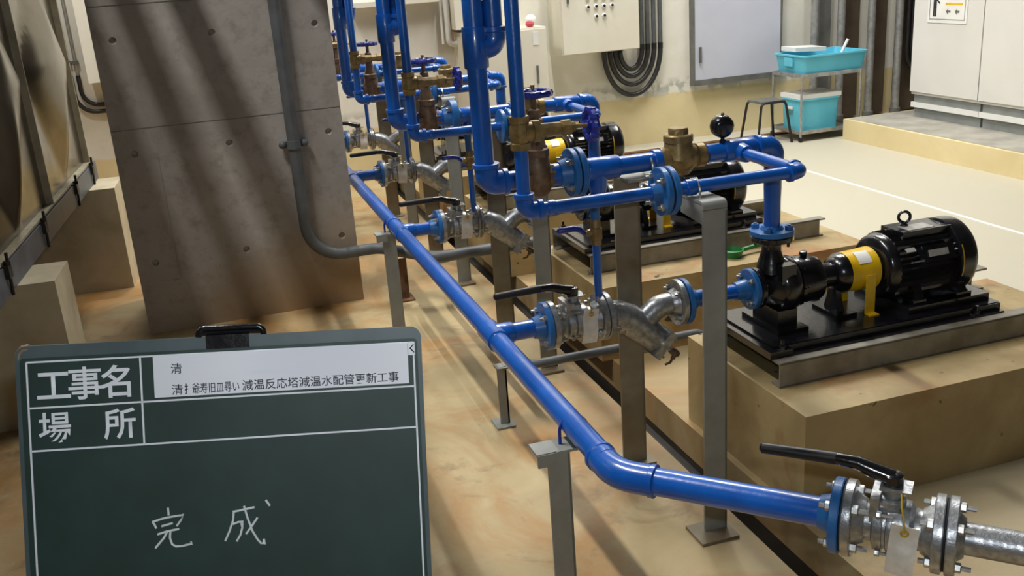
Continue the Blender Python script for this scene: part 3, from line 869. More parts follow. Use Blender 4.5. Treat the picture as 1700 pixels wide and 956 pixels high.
# level pipes beside the tank, unseen, added to cast shadow streaks on the pillar
for i, (x, z, r) in enumerate(((-0.55, 2.98, 0.045), (-0.33, 2.75, 0.05), (0.12, 2.7, 0.03))):
    t = thing('streak_shadow_pipe', ['grey overhead pipe nearest the tank', 'thick grey overhead pipe between two others', 'thin grey overhead pipe nearest the risers'][i] + ' added out of view to shade the pillar', 'pipe', (x, 3.0, z), 'overhead pipes added for their shadows')
    MB().lathe((x, 0.5, z), Y, [(0, r), (4.32, r)], 20).build('pipe', 'conduit', t)

t = thing('shadow_tray', 'grey overhead tray added out of view above the tank edge to shade the pillar', 'cable tray', (-0.77, 3.0, 3.1))  # unseen tray, added so its shadow darkens the left of the pillar
k = MB(); k.bb(-0.88, -0.66, 0.5, 4.82, 3.10, 3.105); k.bb(-0.88, -0.876, 0.5, 4.82, 3.10, 3.16); k.bb(-0.664, -0.66, 0.5, 4.82, 3.10, 3.16); k.build('tray', 'conduit', t)

# ================================================================== HEADER
XH = 0.708
t = thing('header_pipe', 'long glossy blue header pipe running past the pillar along the floor path', 'pipe', (XH, 3.0, ZS))
DV = V((0.7071, -0.7071, 0))
pe = V((1.022, 1.378, 0.56)); pb = V((XH, 1.378 + (1.022 - XH), 0.56))
RH = 0.0295
p = MB(); p.lathe((XH, 6.9, ZS), -Y, [(0, RH), (6.9 - pb.y - 0.05, RH)], 32); p.build('pipe', 'blue', t)
p = MB(); p.lathe(pb + DV * 0.05, DV, [(0, RH), ((pe - pb).length - 0.05, RH)], 32); p.build('end_pipe', 'blue', t)
e = MB(); e.tube(path([pb + Y * 0.085, pb, pb + DV * 0.085], 0.16), 0.0335, 28)
for d_ in (Y, DV): e.lathe(pb + d_ * 0.076, d_, [(0, 0.0335), (0.002, 0.036), (0.012, 0.036), (0.013, 0.0335)], 28)
e.build('elbow', 'blue', t)
for i in range(4):
    yy = Y0 + OFFS[i]
    e = MB(); e.lathe((XH, yy - 0.06, ZS), Y, [(0, RH), (0.004, 0.034), (0.116, 0.034), (0.12, RH)], 28)
    e.tube([(XH + 0.01, yy, ZS), (XH + 0.055, yy, ZS), (XH + 0.062, yy, ZS)], [0.034, 0.033, 0.029], 24)
    e.build('tee', 'blue', t)
for yy in (4.06,):
    e = MB(); sleeve(e, (XH, yy, ZS), Y, 0.0335, 0.012); e.build('collar', 'blue', t)
flange(t, pe, DV, FR, 0.018, 'blueflange', hub=-0.025, hubr=RH + 0.003, bolt_dir=-1)

ball_front = dup(bv, (0, 0, 0))
ball_front.location = pe + DV * 0.022; ball_front.rotation_euler = (0, 0, -PI / 4)
ball_front['label'] = 'large galvanized ball valve with black lever at the near end of the header pipe'
tagf = dup(tg, (0, 0, 0))
tagf.location = pe + DV * 0.135 + V((-0.05, -0.05, 0.045)); tagf.rotation_euler = (0, 0.08, -PI / 4)
tagf['label'] = 'soiled white paper tag hung on the large valve at the header end'
t = thing('drain_pipe', 'grey galvanized pipe with flange leaving the large valve at the header end', 'pipe', tuple(pe + DV * 0.3))
flange(t, pe + DV * 0.201, DV, FR, 0.018, 'galv', hub=0.012, hubr=0.036, bolt_dir=1)
MB().lathe(pe + DV * 0.21, DV, [(0, 0.030), (0.7, 0.030)], 28).build('pipe', 'galv', t)
q = pe + DV * 0.88
k = MB(); k.bb(q.x - 0.025, q.x + 0.025, q.y - 0.025, q.y + 0.025, 0, q.z - 0.028); k.build('support', 'post', t)

# header supports
def header_post(x, y, w, label):
    t = thing('header_post', label, 'support', (x, y, 0), 'grey angle posts under the header pipe')
    k = MB(); k.bb(x, x + w, y, y + 0.006, 0.006, 0.515); k.bb(x + w - 0.006, x + w, y, y + 0.05, 0.006, 0.515); k.build('upright', 'post', t)
    k = MB(); k.bb(x - 0.028, XH + 0.06, y - 0.01, y + 0.055, 0.515, 0.522); k.bb(x - 0.028, x + 0.02, y - 0.012, y - 0.006, 0.490, 0.522); k.build('seat_plate', 'post', t)
    MB().bb(x - 0.03, x + w + 0.03, y - 0.03, y + 0.09, 0, 0.008).build('foot_plate', 'post', t)
    yy = y + 0.025
    k = MB(); k.tube([(XH - 0.035, yy, 0.505), (XH - 0.035, yy, ZS), (XH, yy, ZS + 0.036), (XH + 0.035, yy, ZS), (XH + 0.035, yy, 0.505)], 0.0042, 8, 0.033); k.build('u_bolt', 'handwheel', t)


header_post(0.632, 1.915, 0.055, 'grey angle post with u bolt under the near end of the header pipe')
header_post(0.655, 4.09, 0.058, 'grey angle post with u bolt under the header pipe in front of the pillar')
header_post(0.655, 5.75, 0.058, 'grey angle post under the header pipe behind the pillar')

# ---- grey conduits along the floor
t = thing('floor_conduit', 'thick grey conduit coming down the pillar and bending along to the second plinth', 'conduit', (0.39, 4.77, 0))
MB().tube([(0.39, 4.775, 3.4), (0.39, 4.775, 0.275), (0.74, 4.775, 0.275), (0.98, 4.53, 0.25), (1.492, 4.53, 0.25)], 0.029, 18, [0.17, 0.10, 0.14]).build('conduit', 'conduit', t)
k = MB(); k.bb(0.335, 0.445, 4.79, 4.82, 0.835, 0.865)
k.tube([(0.39, 4.775, 0.83), (0.39, 4.775, 0.87)], 0.034, 18)
k.ball((0.338, 4.79, 0.85), 0.02, 10); k.ball((0.442, 4.79, 0.85), 0.02, 10); k.build('clamp', 'conduit', t)
t = thing('branch_conduit', 'thinner grey conduit under the header pipe bending to the front plinth', 'conduit', (0.918, 3.2, 0))
MB().tube([(0.93, 4.50, 0.25), (0.918, 4.4, 0.25), (0.918, 3.03, 0.25), (1.66, 3.03, 0.25), (1.66, 3.03, 0.0)], 0.0165, 14, [0.05, 0.09, 0.06]).build('conduit', 'conduit', t)
t = thing('conduit_post', 'short grey angle post with foot under the thin conduit beside the header pipe', 'support', (0.867, 3.1, 0), 'short conduit posts')
k = MB(); k.bb(0.852, 0.887, 3.10, 3.106, 0.006, 0.232); k.bb(0.881, 0.887, 3.10, 3.14, 0.006, 0.232); k.bb(0.85, 0.945, 3.09, 3.14, 0.225, 0.231); k.build('upright', 'post', t)
MB().bb(0.83, 0.90, 3.07, 3.16, 0, 0.008).build('foot_plate', 'post', t)
t = thing('conduit_post', 'short dark post under the thick conduit beside the pillar', 'support', (0.88, 4.76, 0), 'short conduit posts')
k = MB(); k.bb(0.80, 0.86, 4.70, 4.706, 0.006, 0.222); k.bb(0.80, 0.806, 4.70, 4.76, 0.006, 0.222); k.build('upright', 'rust', t)
MB().bb(0.78, 0.88, 4.66, 4.78, 0, 0.008).build('foot_plate', 'rust', t)

# small green dish on the second plinth
t = thing('dish', 'small round green dish on the steel channel of the second pump row', 'dish', (2.13, 3.60, 0.32))
MB().lathe((2.10, 3.60, 0.32), Z, [(0, 0.035), (0.03, 0.045), (0.034, 0.047), (0.036, 0.043), (0.01, 0.036)], 24).build('bowl', 'green', t)
MB().tube([(2.14, 3.60, 0.345), (2.26, 3.62, 0.352)], 0.010, 8).build('handle', 'green', t)

# ================================================================== TANK ON PIERS
AT = math.radians(-3.3)
RT = Matrix.Rotation(AT, 3, 'Z')
OT = V((-0.64, 3.9, 0))            # point on the outer pier face line
def T(x, y, z): return OT + RT @ V((x, y, z))


def tank_pier(y0, y1, lab):
    t = thing('tank_pier', lab, 'pier', tuple(T(0, y0, 0)), 'concrete piers under the tank')
    k = MB(); rotm = RT
    c = T(-0.8, (y0 + y1) / 2, 0.29)
    k.box(c, (1.6, y1 - y0, 0.58), rotm); k.bevel(0.02, 2); k.build('block', 'pier', t)


tank_pier(0.0, 0.29, 'pale concrete pier under the tank, beside the green board')
tank_pier(1.82, 2.17, 'pale concrete pier under the far end of the tank')
tank_pier(-1.9, -1.6, 'pale concrete pier under the near end of the tank')
t = thing('tank_beam', 'grey steel channel beam lying on the piers under the stainless tank', 'beam', tuple(T(-0.14, 0, 0.58)))
k = MB(); L = 4.4
cx, cy = -0.17, 0.0
k.box(T(-0.135, cy, 0.633), (0.008, L, 0.10), RT); k.box(T(-0.175, cy, 0.5835), (0.085, L, 0.007), RT); k.box(T(-0.175, cy, 0.680), (0.085, L, 0.007), RT)
bo = k.build('channel', 'beam', t)
for yy in (2.0, 1.45, 0.6, -0.1, -0.9):
    k = MB(); k.tube([T(-0.125, yy, 0.575), T(-0.118, yy, 0.735)], 0.006, 8); k.lathe(T(-0.122, yy, 0.69), Z, [(0, 0.014), (0.014, 0.014)], 6); k.box(T(-0.13, yy, 0.665), (0.03, 0.05, 0.05), RT); k.build('anchor', 'blackmatt', t)

# stainless tank: embossed panels on the side, frame flanges between them
t = thing('water_tank', 'big stainless steel panel tank on concrete piers at the room edge', 'tank', tuple(T(-0.2, 2.0, 0.69)))
k = MB()
PW, PH = 1.12, 1.15
ybeg = 2.06
rows_, cols_ = 2, 4
def panel(k, ye, z0):
    ny, nz = 28, 28
    g = {}
    for i in range(ny + 1):
        for j in range(nz + 1):
            a, c = i / ny, j / nz
            e_ = max(abs(a - 0.5), abs(c - 0.5)) * 2
            # flat rim, then a raised pyramid frustum with a rounded dish in its middle
            h = 0 if e_ > 0.96 else min(1.0, (0.92 - e_) / 0.62)
            h = h ** 0.9
            r_ = math.hypot(a - 0.5, c - 0.5) * 2
            dome = max(0, 1 - r_ * r_ / 0.72)
            q_ = (abs(2 * a - 1) + abs(2 * c - 1)) * 1.03
            hh = 0.085 * (1 - q_ ** 2.2) if q_ < 1 else 0.0
            g[i, j] = k.b.verts.new(T(-0.17 + hh, ye - PW * a, z0 + PH * c))
    for i in range(ny):
        for j in range(nz):
            k.b.faces.new((g[i, j], g[i + 1, j], g[i + 1, j + 1], g[i, j + 1]))
for c_ in range(cols_):
    for r__ in range(rows_):
        panel(k, ybeg - c_ * (PW + 0.012), 0.70 + r__ * (PH + 0.012))
bmesh.ops.remove_doubles(k.b, verts=k.b.verts, dist=1e-5)
k.box(T(-0.80, ybeg - 2.25, 1.85), (1.24, 4.50, 2.32), RT)
k.build('shell', 'stainless', t)
k = MB()
for c_ in range(cols_ + 1):
    k.box(T(-0.155, ybeg + 0.006 - c_ * (PW + 0.012), 1.86), (0.035, 0.010, 2.34), RT)
for z_ in (0.695, 1.856, 3.018):
    k.box(T(-0.155, ybeg - 2.25, z_), (0.035, 4.5, 0.010), RT)
k.build('flange_frame', 'seam', t)

# ================================================================== FAR WALL EQUIPMENT
# push-button panel
t = thing('control_panel', 'cream wall control panel box with rows of round push buttons', 'control panel', (3.18, 7.7, 0.87))
k = MB(); k.bb(2.845, 3.53, 7.57, 7.868, 0.865, 1.75); k.bevel(0.008); bx_ = k.build('box', 'cream', t)
k = MB(); k.bb(2.852, 3.523, 7.55, 7.57, 0.872, 1.742); k.bevel(0.005); k.build('door', 'cream', t)
for r__, (z, xs) in enumerate(((1.298, (3.075, 3.145, 3.215, 3.285)), (1.232, (3.075, 3.145, 3.215, 3.285)), (1.155, (3.145, 3.215)))):
    for x in xs:
        bt = MB().lathe((x, 7.55, z), -Y, [(0, 0.019), (0.006, 0.019), (0.008, 0.016), (0.012, 0.0155), (0.014, 0.012)], 20).build('push_button', 'white', t)
        MB().lathe((x, 7.536, z), -Y, [(0, 0.011), (0.006, 0.010)], 16).build('button_cap', 'red' if r__ == 0 else 'blackmatt', bt)
MB().bb(2.895, 2.912, 7.535, 7.55, 1.27, 1.36).build('latch', 'darkframe', t)
# black flexible loops and the conduits above them
xl = [(3.305, 3.835, 0.455), (3.36, 3.775, 0.545), (3.41, 3.715, 0.615), (3.455, 3.66, 0.675)]
for i, (xa, xb, zb) in enumerate(xl):
    yy = 7.80
    n = 24; zt = 0.845; pts = [V((xa, yy - 0.06, 0.868))]
    for j in range(n + 1):
        a = PI + PI * j / n
        pts.append(V(((xa + xb) / 2 + (xb - xa) / 2 * math.cos(a), yy, zt + (zt - zb) * math.sin(a))))
    names = ['outermost', 'second from outside', 'third from outside', 'innermost']
    t = thing('cable_conduit', '%s of the black cable loops hanging under the cream control panel' % names[i], 'conduit', (xb, yy, zb), 'cable loops under the control panel')
    MB().tube(pts, 0.021, 12).build('flexible_loop', 'flex', t)
    MB().tube([(xb, yy, zt - 0.01), (xb, yy, 3.3)], 0.019, 12).build('rigid_conduit', 'conduit', t)
    MB().lathe((xb, yy, zt - 0.02), Z, [(0, 0.022), (0.05, 0.022)], 12).build('coupling', 'blackmatt', t)

# floor standing cream cabinet, pipe, upper box
t = thing('floor_cabinet', 'cream floor cabinet with narrow handle at the far wall behind the pipes', 'cabinet', (2.34, 7.6, 0))
k = MB(); k.bb(2.02, 2.69, 7.50, 7.87, 0.05, 1.115); k.bevel(0.008); k.build('body', 'cream', t)
k = MB(); k.bb(2.06, 2.65, 7.52, 7.85, 0, 0.05); k.build('base', 'darkframe', t)
k = MB(); k.bb(2.03, 2.68, 7.485, 7.50, 0.08, 1.10); k.bevel(0.004); dr = k.build('door', 'cream', t)
MB().bb(2.585, 2.60, 7.47, 7.485, 0.68, 0.82).build('handle', 'darkframe', dr)
MB().bb(2.57, 2.615, 7.481, 7.485, 0.98, 1.08).build('nameplate', 'white', dr)
t = thing('rag', 'crumpled white and red cloth lying on top of the cream floor cabinet', 'cloth', (2.62, 7.62, 1.115))
MB().ball((2.60, 7.60, 1.165), 0.05, 12, (0.9, 1, 1)).build('white_cloth', 'white', t)
MB().ball((2.58, 7.57, 1.14), 0.036, 12, (1, 1, 0.75)).build('red_cloth', 'red', t)
t = thing('junction_box', 'light grey box high on the far wall beside the white drain pipe', 'box', (2.0, 7.8, 1.17))
k = MB(); k.bb(1.985, 2.35, 7.62, 7.87, 1.14, 1.9); k.bevel(0.006); k.build('body', 'cream', t)
MB().lathe((2.06, 7.62, 1.28), -Y, [(0, 0.010), (0.006, 0.010)], 12).build('lock', 'darkframe', t)
t = thing('drain_pipe', 'white plastic pipe coming down the far wall and turning beside the cabinet', 'pipe', (1.95, 7.78, 1.0))
MB().tube([(1.955, 7.76, 3.3), (1.955, 7.76, 1.025), (2.10, 7.76, 1.025)], 0.022, 16, [0.04]).build('pipe', 'white', t)
MB().tube([(1.918, 7.80, 3.3), (1.918, 7.80, 1.03)], 0.012, 12).build('side_conduit', 'white', t)
single('cable_duct', MB().bb(1.2, 1.90, 7.76, 7.868, 1.362, 1.40), 'cream', 'cream cable duct running level along the far wall above the pipes', 'duct')

# left end of far wall: small panel, thin conduits with black loops
t = thing('electrical_panel', 'cream wall panel half hidden behind the pillar edge', 'panel', (-0.5, 7.8, 1.0))
k = MB(); k.bb(-0.745, -0.30, 7.66, 7.87, 1.0, 2.0); k.bevel(0.006); k.build('box', 'cream', t)
for i, (x, zb, lab) in enumerate(((-0.875, 0.78, 'outer'), (-0.825, 0.83, 'inner'))):
    t = thing('cable_conduit', '%s of the thin conduits with a black loop beside the pillar' % lab, 'conduit', (x, 7.83, zb), 'thin conduits beside the pillar')
    MB().tube([(x, 7.84, 3.3), (x, 7.84, 1.03)], 0.0115, 10).build('rigid_conduit', 'steelpipe', t)
    MB().tube(path([(x, 7.84, 1.05), (x, 7.84, zb), (x + 0.42 - i * 0.08, 7.82, zb), (x + 0.42 - i * 0.08, 7.76, 1.01)], [0.15, 0.12]), 0.016, 10).build('flexible_loop', 'flex', t)
    MB().bb(x - 0.022, x + 0.022, 7.825, 7.865, 1.13, 1.155).build('clip', 'darkframe', t)

# right end of far wall: dark panels with upright pipes in front
for i, (x0, x1, m_) in enumerate(((5.44, 5.56, 'darkframe'), (5.68, 5.87, 'darkpanel'), (6.0, 6.17, 'darkpanel'), (6.3, 7.1, 'darkpanel'))):
    lab = ['narrow grey upright board', 'dark brown upright board behind the teal tray', 'dark brown upright board between two steel pipes', 'wide dark brown board beside the grey cabinet'][i]
    single('upright_board', MB().bb(x0, x1, 7.82, 7.869, 0.02, 3.4), m_, lab + ' on the far wall', 'board', 'boards on the far wall', loc=((x0 + x1) / 2, 7.85, 0))
for i, x in enumerate((5.335, 5.615, 5.94, 6.245)):
    lab = ['left most of the four upright pipes', 'second from the door of the four upright pipes', 'third from the door of the four upright pipes', 'upright pipe nearest the grey cabinet'][i]
    t = thing('upright_pipe', 'galvanized ' + lab.replace('left most', 'nearest the door') + ' on the far wall', 'pipe', (x, 7.74, 0), 'upright galvanized pipes')
    MB().lathe((x, 7.74, 0), Z, [(0, 0.035), (3.4, 0.035)], 18).build('pipe', 'steelpipe', t)
    MB().lathe((x, 7.74, 0), Z, [(0, 0.05), (0.06, 0.05), (0.065, 0.036)], 18).build('floor_socket', 'darkframe', t)
for i in range(4):
    x = 6.36 + i * 0.055
    t = thing('cable', ['black cable loop nearest the upright pipe', 'second black cable loop', 'third black cable loop', 'black cable loop nearest the cabinet side'][i] + ' hanging beside the grey cabinet', 'cable', (x, 7.75, 0.4), 'black cables beside the grey cabinet')
    MB().tube(path([(x, 7.76, 3.3), (x, 7.76, 0.36 + 0.05 * i), (x + 0.55 - 0.08 * i, 7.70, 0.36 + 0.05 * i), (x + 0.55 - 0.08 * i, 7.70, 0.9)], [0.2, 0.2]), 0.02, 10).build('cable', 'flex', t)

# ================================================================== STOOL, CART, TRAY, BIN
t = thing('stool', 'low stool with grey seat and thin black bent legs beside the steel trolley', 'stool', (4.59, 7.25, 0))
sx0, sx1, sy0, sy1, sz = 4.405, 4.695, 7.12, 7.40, 0.345
k = MB().bb(sx0 + 0.03, sx1 - 0.03, sy0 + 0.03, sy1 - 0.03, sz, sz + 0.018); k.bevel(0.008); k.build('seat', 'darkframe', t)
for ix, x in ((-1, sx0 + 0.03), (1, sx1 - 0.03)):
    for iy, y in ((-1, sy0 + 0.03), (1, sy1 - 0.03)):
        MB().tube([(x - ix * 0.12, y, sz + 0.006), (x, y, sz + 0.006), (x + ix * 0.05, y + iy * 0.03, 0.0)], 0.011, 10, 0.04).build('leg', 'blackmatt', t)
t = thing('trolley', 'thin stainless steel two-shelf trolley carrying the teal tray', 'trolley', (5.0, 7.25, 0))
cx0, cx1, cy0, cy1 = 4.765, 5.34, 7.07, 7.50
for x in (cx0, cx1):
    for y in (cy0, cy1):
        MB().tube([(x, y, 0.03), (x, y, 0.555)], 0.010, 10).build('leg', 'steelpipe', t)
        k = MB(); k.lathe((x - 0.01, y, 0.022), X, [(0, 0.021), (0.02, 0.021)], 14); k.build('caster', 'blackmatt', t)
for nm, z in (('lower_shelf', 0.075), ('upper_shelf', 0.545)):
    k = MB(); k.bb(cx0, cx1, cy0, cy1, z - 0.008, z); k.bb(cx0, cx1, cy0 - 0.004, cy0 + 0.002, z - 0.012, z + 0.02); k.bb(cx0, cx1, cy1 - 0.002, cy1 + 0.004, z - 0.012, z + 0.02); k.bb(cx0 - 0.004, cx0 + 0.002, cy0, cy1, z - 0.012, z + 0.02); k.bb(cx1 - 0.002, cx1 + 0.004, cy0, cy1, z - 0.012, z + 0.02); k.build(nm, 'steelpipe', t)


def tub(k, x0, x1, y0, y1, z0, z1, fl, th=0.008, n=4):
    def rr(ix0, ix1, iy0, iy1, z, r=0.03):
        pts = []
        for cx_, cy_, a0 in ((ix1 - r, iy1 - r, 0), (ix0 + r, iy1 - r, PI / 2), (ix0 + r, iy0 + r, PI), (ix1 - r, iy0 + r, 1.5 * PI)):
            for j in range(n + 1):
                a = a0 + PI / 2 * j / n
                pts.append(k.b.verts.new(V((cx_ + r * math.cos(a), cy_ + r * math.sin(a), z))))
        return pts
    rings = [rr(x0, x1, y0, y1, z0), rr(x0 - fl, x1 + fl, y0 - fl, y1 + fl, z1), rr(x0 - fl - 0.012, x1 + fl + 0.012, y0 - fl - 0.012, y1 + fl + 0.012, z1 + 0.001), rr(x0 - fl - 0.012, x1 + fl + 0.012, y0 - fl - 0.012, y1 + fl + 0.012, z1 + 0.014), rr(x0 - fl + th, x1 + fl - th, y0 - fl + th, y1 + fl - th, z1 + 0.014), rr(x0 + th, x1 - th, y0 + th, y1 - th, z0 + th)]
    k.skin(rings)


t = thing('tray', 'long teal plastic trough on the top shelf of the steel trolley', 'tray', (5.08, 7.27, 0.56))
k = MB(); tub(k, 4.80, 5.375, 7.09, 7.48, 0.555, 0.70, 0.022); k.build('trough', 'teal', t)
MB().bb(4.768, 4.782, 7.22, 7.34, 0.62, 0.69).build('handle_plate', 'teal', t)
t = thing('lid', 'white plastic lid lying on the teal trough', 'lid', (4.97, 7.38, 0.71))
k = MB(); k.box((4.99, 7.39, 0.74), (0.30, 0.22, 0.035), Matrix.Rotation(0.05, 3, 'Y')); k.bevel(0.01); k.build('lid', 'white', t)
t = thing('scoop', 'white handle sticking up out of the teal trough', 'tool', (5.26, 7.2, 0.60))
k = MB(); k.tube([(5.20, 7.22, 0.60), (5.31, 7.22, 0.80)], 0.013, 10); k.build('handle', 'white', t)
k = MB(); k.ball((5.19, 7.22, 0.595), 0.03, 10, (1, 1, 0.6)); k.build('head', 'white', t)
t = thing('storage_bin', 'teal cooler bin with white lid on the bottom shelf of the steel trolley', 'bin', (5.0, 7.3, 0.075))
k = MB(); tub(k, 4.80, 5.17, 7.13, 7.40, 0.078, 0.335, 0.008); k.build('body', 'teal', t)
k = MB(); k.bb(4.785, 5.19, 7.115, 7.415, 0.350, 0.385); k.bevel(0.008); k.build('lid', 'white', t)
MB().bb(4.772, 4.79, 7.22, 7.30, 0.26, 0.28).build('handle', 'white', t)

# ================================================================== GREY CABINETS ON THEIR PLINTH
y1 = 6.715
for i, (ya, yb) in enumerate(((5.965, 6.715), (5.19, 5.96), (4.42, 5.185), (3.65, 4.415))):
    lab = ['tall pale grey cabinet carrying the white sign', 'tall pale grey cabinet next to the one with the sign', 'tall pale grey cabinet third from the far wall', 'tall pale grey cabinet fourth from the far wall'][i]
    if i > 1: continue
    t = thing('cabinet', lab, 'cabinet', (5.9, (ya + yb) / 2, 0.17), 'tall grey cabinets')
    k = MB(); k.bb(5.575, 6.4, ya, yb, 0.36, 2.5); k.bevel(0.006); k.build('body', 'cabinet', t)
    k = MB(); k.bb(5.555, 5.575, ya + 0.003, yb - 0.003, 0.385, 2.48); k.bevel(0.005); k.build('door', 'cabinet', t)
    k = MB(); k.bb(5.59, 6.38, ya, yb - 0.02, 0.295, 0.36); k.build('plinth_panel', 'cabbase', t)
    k = MB(); k.bb(5.575, 6.4, ya, yb, 0.255, 0.295); k.build('base_rail', 'white', t)
    k = MB(); k.bb(5.60, 6.38, ya, yb - 0.02, 0.17, 0.255); k.build('base_channel', 'cabbase', t)
# sign on the cabinet door: worker figure, coloured line, two arrows
t = thing('safety_sign', 'white sign with worker figure and two arrows on the grey cabinet', 'sign', (5.553, 6.34, 1.1))
k = MB(); k.bb(5.549, 5.554, 6.13, 6.55, 0.938, 1.36); k.build('sign_board', 'white', t)
k = MB()
for a, b_, c_, d_ in ((6.15, 6.53, 0.964, 0.968), (6.15, 6.53, 1.326, 1.33), (6.15, 6.154, 0.964, 1.33), (6.526, 6.53, 0.964, 1.33)):
    k.bb(5.547, 5.549, a, b_, c_, d_)
k.build('border', 'darkframe', t)
k = MB()
k.bb(5.5475, 5.549, 6.455, 6.472, 0.985, 1.045); k.bb(5.5475, 5.549, 6.475, 6.491, 0.985, 1.045); k.bb(5.5475, 5.549, 6.455, 6.491, 1.045, 1.11)
k.lathe((5.549, 6.473, 1.135), -X, [(0, 0.017), (0.0015, 0.017)], 16); k.box((5.548, 6.44, 1.10), (0.0015, 0.045, 0.012), Matrix.Rotation(0.7, 3, 'X')); k.build('worker_figure', 'ink', t)
k = MB(); k.bb(5.5475, 5.549, 6.18, 6.36, 1.075, 1.09); k.build('yellow_line', 'yellow', t)
for yc in (6.33, 6.235):
    k = MB(); k.prism([(0.022, 0), (0, 0.022), (0, -0.022)], (5.5475, yc, 1.025), (0, 1, 0), (0, 0, 1), 0.0014); k.bb(5.5475, 5.549, yc - 0.025, yc, 1.017, 1.033); k.build('arrow', 'darkframe', t)

# ================================================================== SITE BOARD
Rb = Matrix(((0.9822, 0.1497, 0.1135), (-0.1761, 0.9441, 0.2786), (-0.0655, -0.2936, 0.9537)))
t = thing('site_board', 'dark green chalkboard with white ruled form standing in the path', 'board', (0, 0, 0))
OFF = V((0, 0, 0))
t.matrix_world = Matrix.Translation(V((-0.2996, 1.4561, 1.1048))) @ Rb.to_4x4()
def rrect(x0, x1, z0, z1, r, n=6):
    pts = []
    for cx_, cz_, a0 in ((x1 - r, z1 - r, 0), (x0 + r, z1 - r, PI / 2), (x0 + r, z0 + r, PI), (x1 - r, z0 + r, 1.5 * PI)):
        for j in range(n + 1):
            a = a0 + PI / 2 * j / n
            pts.append((cx_ + r * math.cos(a), cz_ + r * math.sin(a)))
    return pts
BB_ = -0.44
k = MB(); k.prism(rrect(-0.0165, 0.5675, BB_, 0.0235, 0.016), (0, 0.020, 0), (1, 0, 0), (0, 0, 1), 0.018); k.build('frame', 'boardframe', t)
k = MB(); k.prism(rrect(-0.0095, 0.561, BB_ + 0.01, 0.006, 0.006), (0, 0.0025, 0), (1, 0, 0), (0, 0, 1), 0.003); k.build('writing_surface', 'board', t)
k = MB()
lw = 0.0026
def hl(u0, u1, z): k.bb(u0, u1, -0.0015, 0.0, z - lw / 2, z + lw / 2)
def vl(u, z0, z1): k.bb(u - lw / 2, u + lw / 2, -0.0015, 0.0, z0, z1)
hl(0, 0.555, 0); hl(0, 0.555, -0.0662); hl(0, 0.555, -0.1284); hl(0, 0.555, BB_ + 0.022)
vl(0, BB_ + 0.022, 0); vl(0.555, BB_ + 0.022, 0); vl(0.1575, -0.1284, 0)
k.build('ruled_lines', 'print', t)
text_obj('工', 0.050, 'print', t, (0.0125, -0.0015, -0.0540), 'printed_character', 0.0008)
text_obj('事', 0.050, 'print', t, (0.0560, -0.0015, -0.0575), 'printed_character', 0.0007)
text_obj('名', 0.050, 'print', t, (0.1005, -0.0015, -0.0575), 'printed_character', 0.0008)
text_obj('場', 0.047, 'print', t, (0.0120, -0.0015, -0.1180), 'printed_character', 0.0006)
text_obj('所', 0.047, 'print', t, (0.1020, -0.0015, -0.1180), 'printed_character', 0.0007)
ST = [[(0.1859, 0.2237), (0.1865, 0.2351)], [(0.1632, 0.2433), (0.1655, 0.2466), (0.1682, 0.2531)],
      [(0.1632, 0.2433), (0.1773, 0.2394), (0.1918, 0.2373), (0.2076, 0.236), (0.2036, 0.2433), (0.1972, 0.2516)],
      [(0.1755, 0.2505), (0.184, 0.2487), (0.192, 0.2468)], [(0.1695, 0.262), (0.1824, 0.2586), (0.2006, 0.2563)],
      [(0.1836, 0.2587), (0.1783, 0.2677), (0.1656, 0.2818)],
      [(0.1878, 0.2578), (0.1867, 0.2684), (0.1893, 0.278), (0.1945, 0.2816), (0.2042, 0.2818), (0.2116, 0.2804), (0.2171, 0.2796), (0.216, 0.2758)]]
ST2 = [[(0.2783, 0.237), (0.2931, 0.2349), (0.3099, 0.2324)], [(0.2795, 0.2371), (0.2777, 0.2502), (0.2721, 0.265), (0.2653, 0.279)],
       [(0.2774, 0.2553), (0.2849, 0.2527), (0.2905, 0.2525), (0.2906, 0.2614), (0.2877, 0.2713), (0.2817, 0.281)],
       [(0.2946, 0.2293), (0.2987, 0.2468), (0.3051, 0.2676), (0.3119, 0.2808), (0.3166, 0.2869), (0.3215, 0.2873), (0.3212, 0.2803)],
       [(0.3135, 0.2479), (0.3056, 0.2587), (0.2957, 0.2713)], [(0.3264, 0.2228), (0.3321, 0.2321)]]
for nm, strokes in (('handwritten_character', ST), ('handwritten_character', ST2)):
    k = MB()
    for s_ in strokes:
        k.tube([(u, -0.0006, -v) for u, v in s_], 0.00165, 8)
    k.build(nm, 'chalk', t)
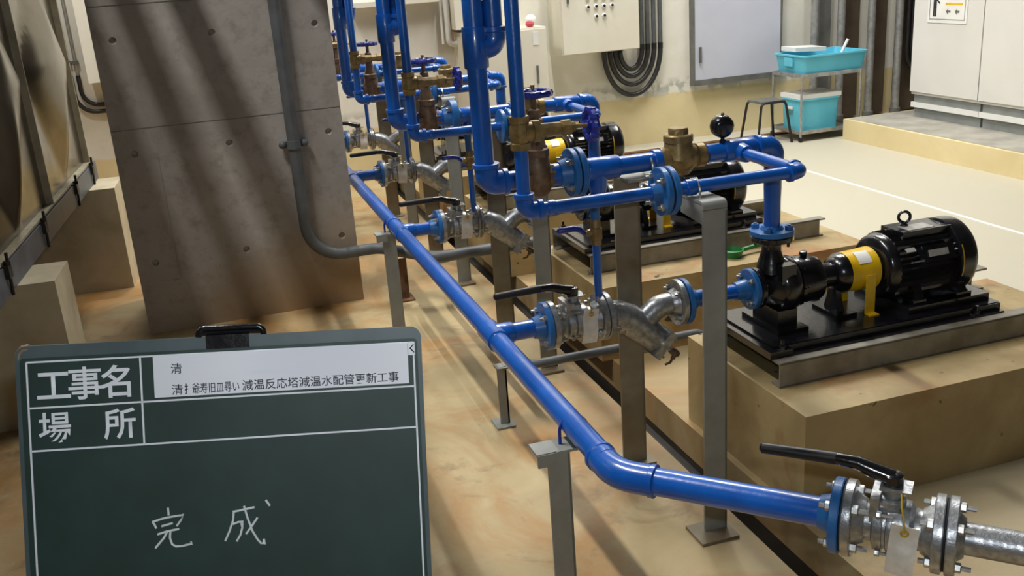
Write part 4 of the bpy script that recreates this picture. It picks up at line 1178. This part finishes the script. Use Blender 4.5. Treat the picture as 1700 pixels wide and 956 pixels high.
# carrying handle and clip
k = MB(); k.tube([(0.240, 0.010, 0.016), (0.240, 0.006, 0.036), (0.334, 0.006, 0.036), (0.334, 0.010, 0.016)], 0.0048, 10, 0.012); k.build('handle', 'black', t)
k = MB(); k.bb(0.252, 0.314, -0.003, 0.02, 0.006, 0.026); k.tube([(0.243, 0.004, 0.029), (0.33, 0.004, 0.029)], 0.0035, 8); k.bevel(0.002, 1); k.build('clip', 'black', t)
for x0, x1 in ((-0.0172, 0.0), ):
    k = MB(); k.tube([(-0.0118, 0.0095, 0.004), (-0.0105, 0.0095, 0.012), (-0.0055, 0.0095, 0.0175), (0.002, 0.0095, 0.0188)], 0.0078, 8); k.build('worn_corner', 'wornedge', t)
# folding legs of the board
for x in (0.03, 0.52):
    MB().tube([(x, 0.015, BB_ + 0.02), (x, 0.08 - 0.0, -1.155)], 0.008, 8).build('leg', 'boardframe', t)
MB().tube([(0.275, 0.022, BB_ + 0.15), (0.275, 0.43, -1.02)], 0.008, 8).build('leg', 'boardframe', t)

# paper strip on the board
t2 = thing('paper_strip', 'white printed paper strip stuck on top of the green chalkboard', 'paper', (0, 0, 0))
OFF = V((0, 0, 0))
t2.matrix_world = t.matrix_world.copy()
k = MB(); k.box((0.3610, -0.0022, -0.0305), (0.3705, 0.0010, 0.0615)); k.build('paper', 'paper', t2)
k = MB(); k.box((0.4290, -0.0030, -0.0150), (0.2330, 0.0004, 0.0290)); k.build('cover_slip', 'paper', t2)
text_obj('清', 0.0165, 'ink', t2, (0.2005, -0.0029, -0.0275), 'printed_text', 0.0001)
text_obj('清', 0.0165, 'ink', t2, (0.2005, -0.0029, -0.0585), 'printed_text', 0.0001)
text_obj('扌爺寿旧皿尋い', 0.0165, 'ink', t2, (0.2185, -0.0029, -0.0583), 'printed_text', 0.0001, 0.69)
text_obj('減温反応塔減温水配管更新工事', 0.0165, 'ink', t2, (0.3010, -0.0029, -0.0580), 'printed_text', 0.00012, 1.0)
t3 = thing('sticker', 'small white sticker at the upper corner of the green chalkboard', 'sticker', (0, 0, 0))
OFF = V((0, 0, 0))
t3.matrix_world = t.matrix_world.copy()
k = MB(); k.box((0.5520, -0.0021, -0.0090), (0.0105, 0.0008, 0.0200)); k.build('paper', 'paper', t3)
k = MB(); k.tube([(0.5555, -0.0027, -0.003), (0.5500, -0.0027, -0.0085), (0.5560, -0.0027, -0.0150)], 0.0009, 6); k.build('ink_mark', 'ink', t3)
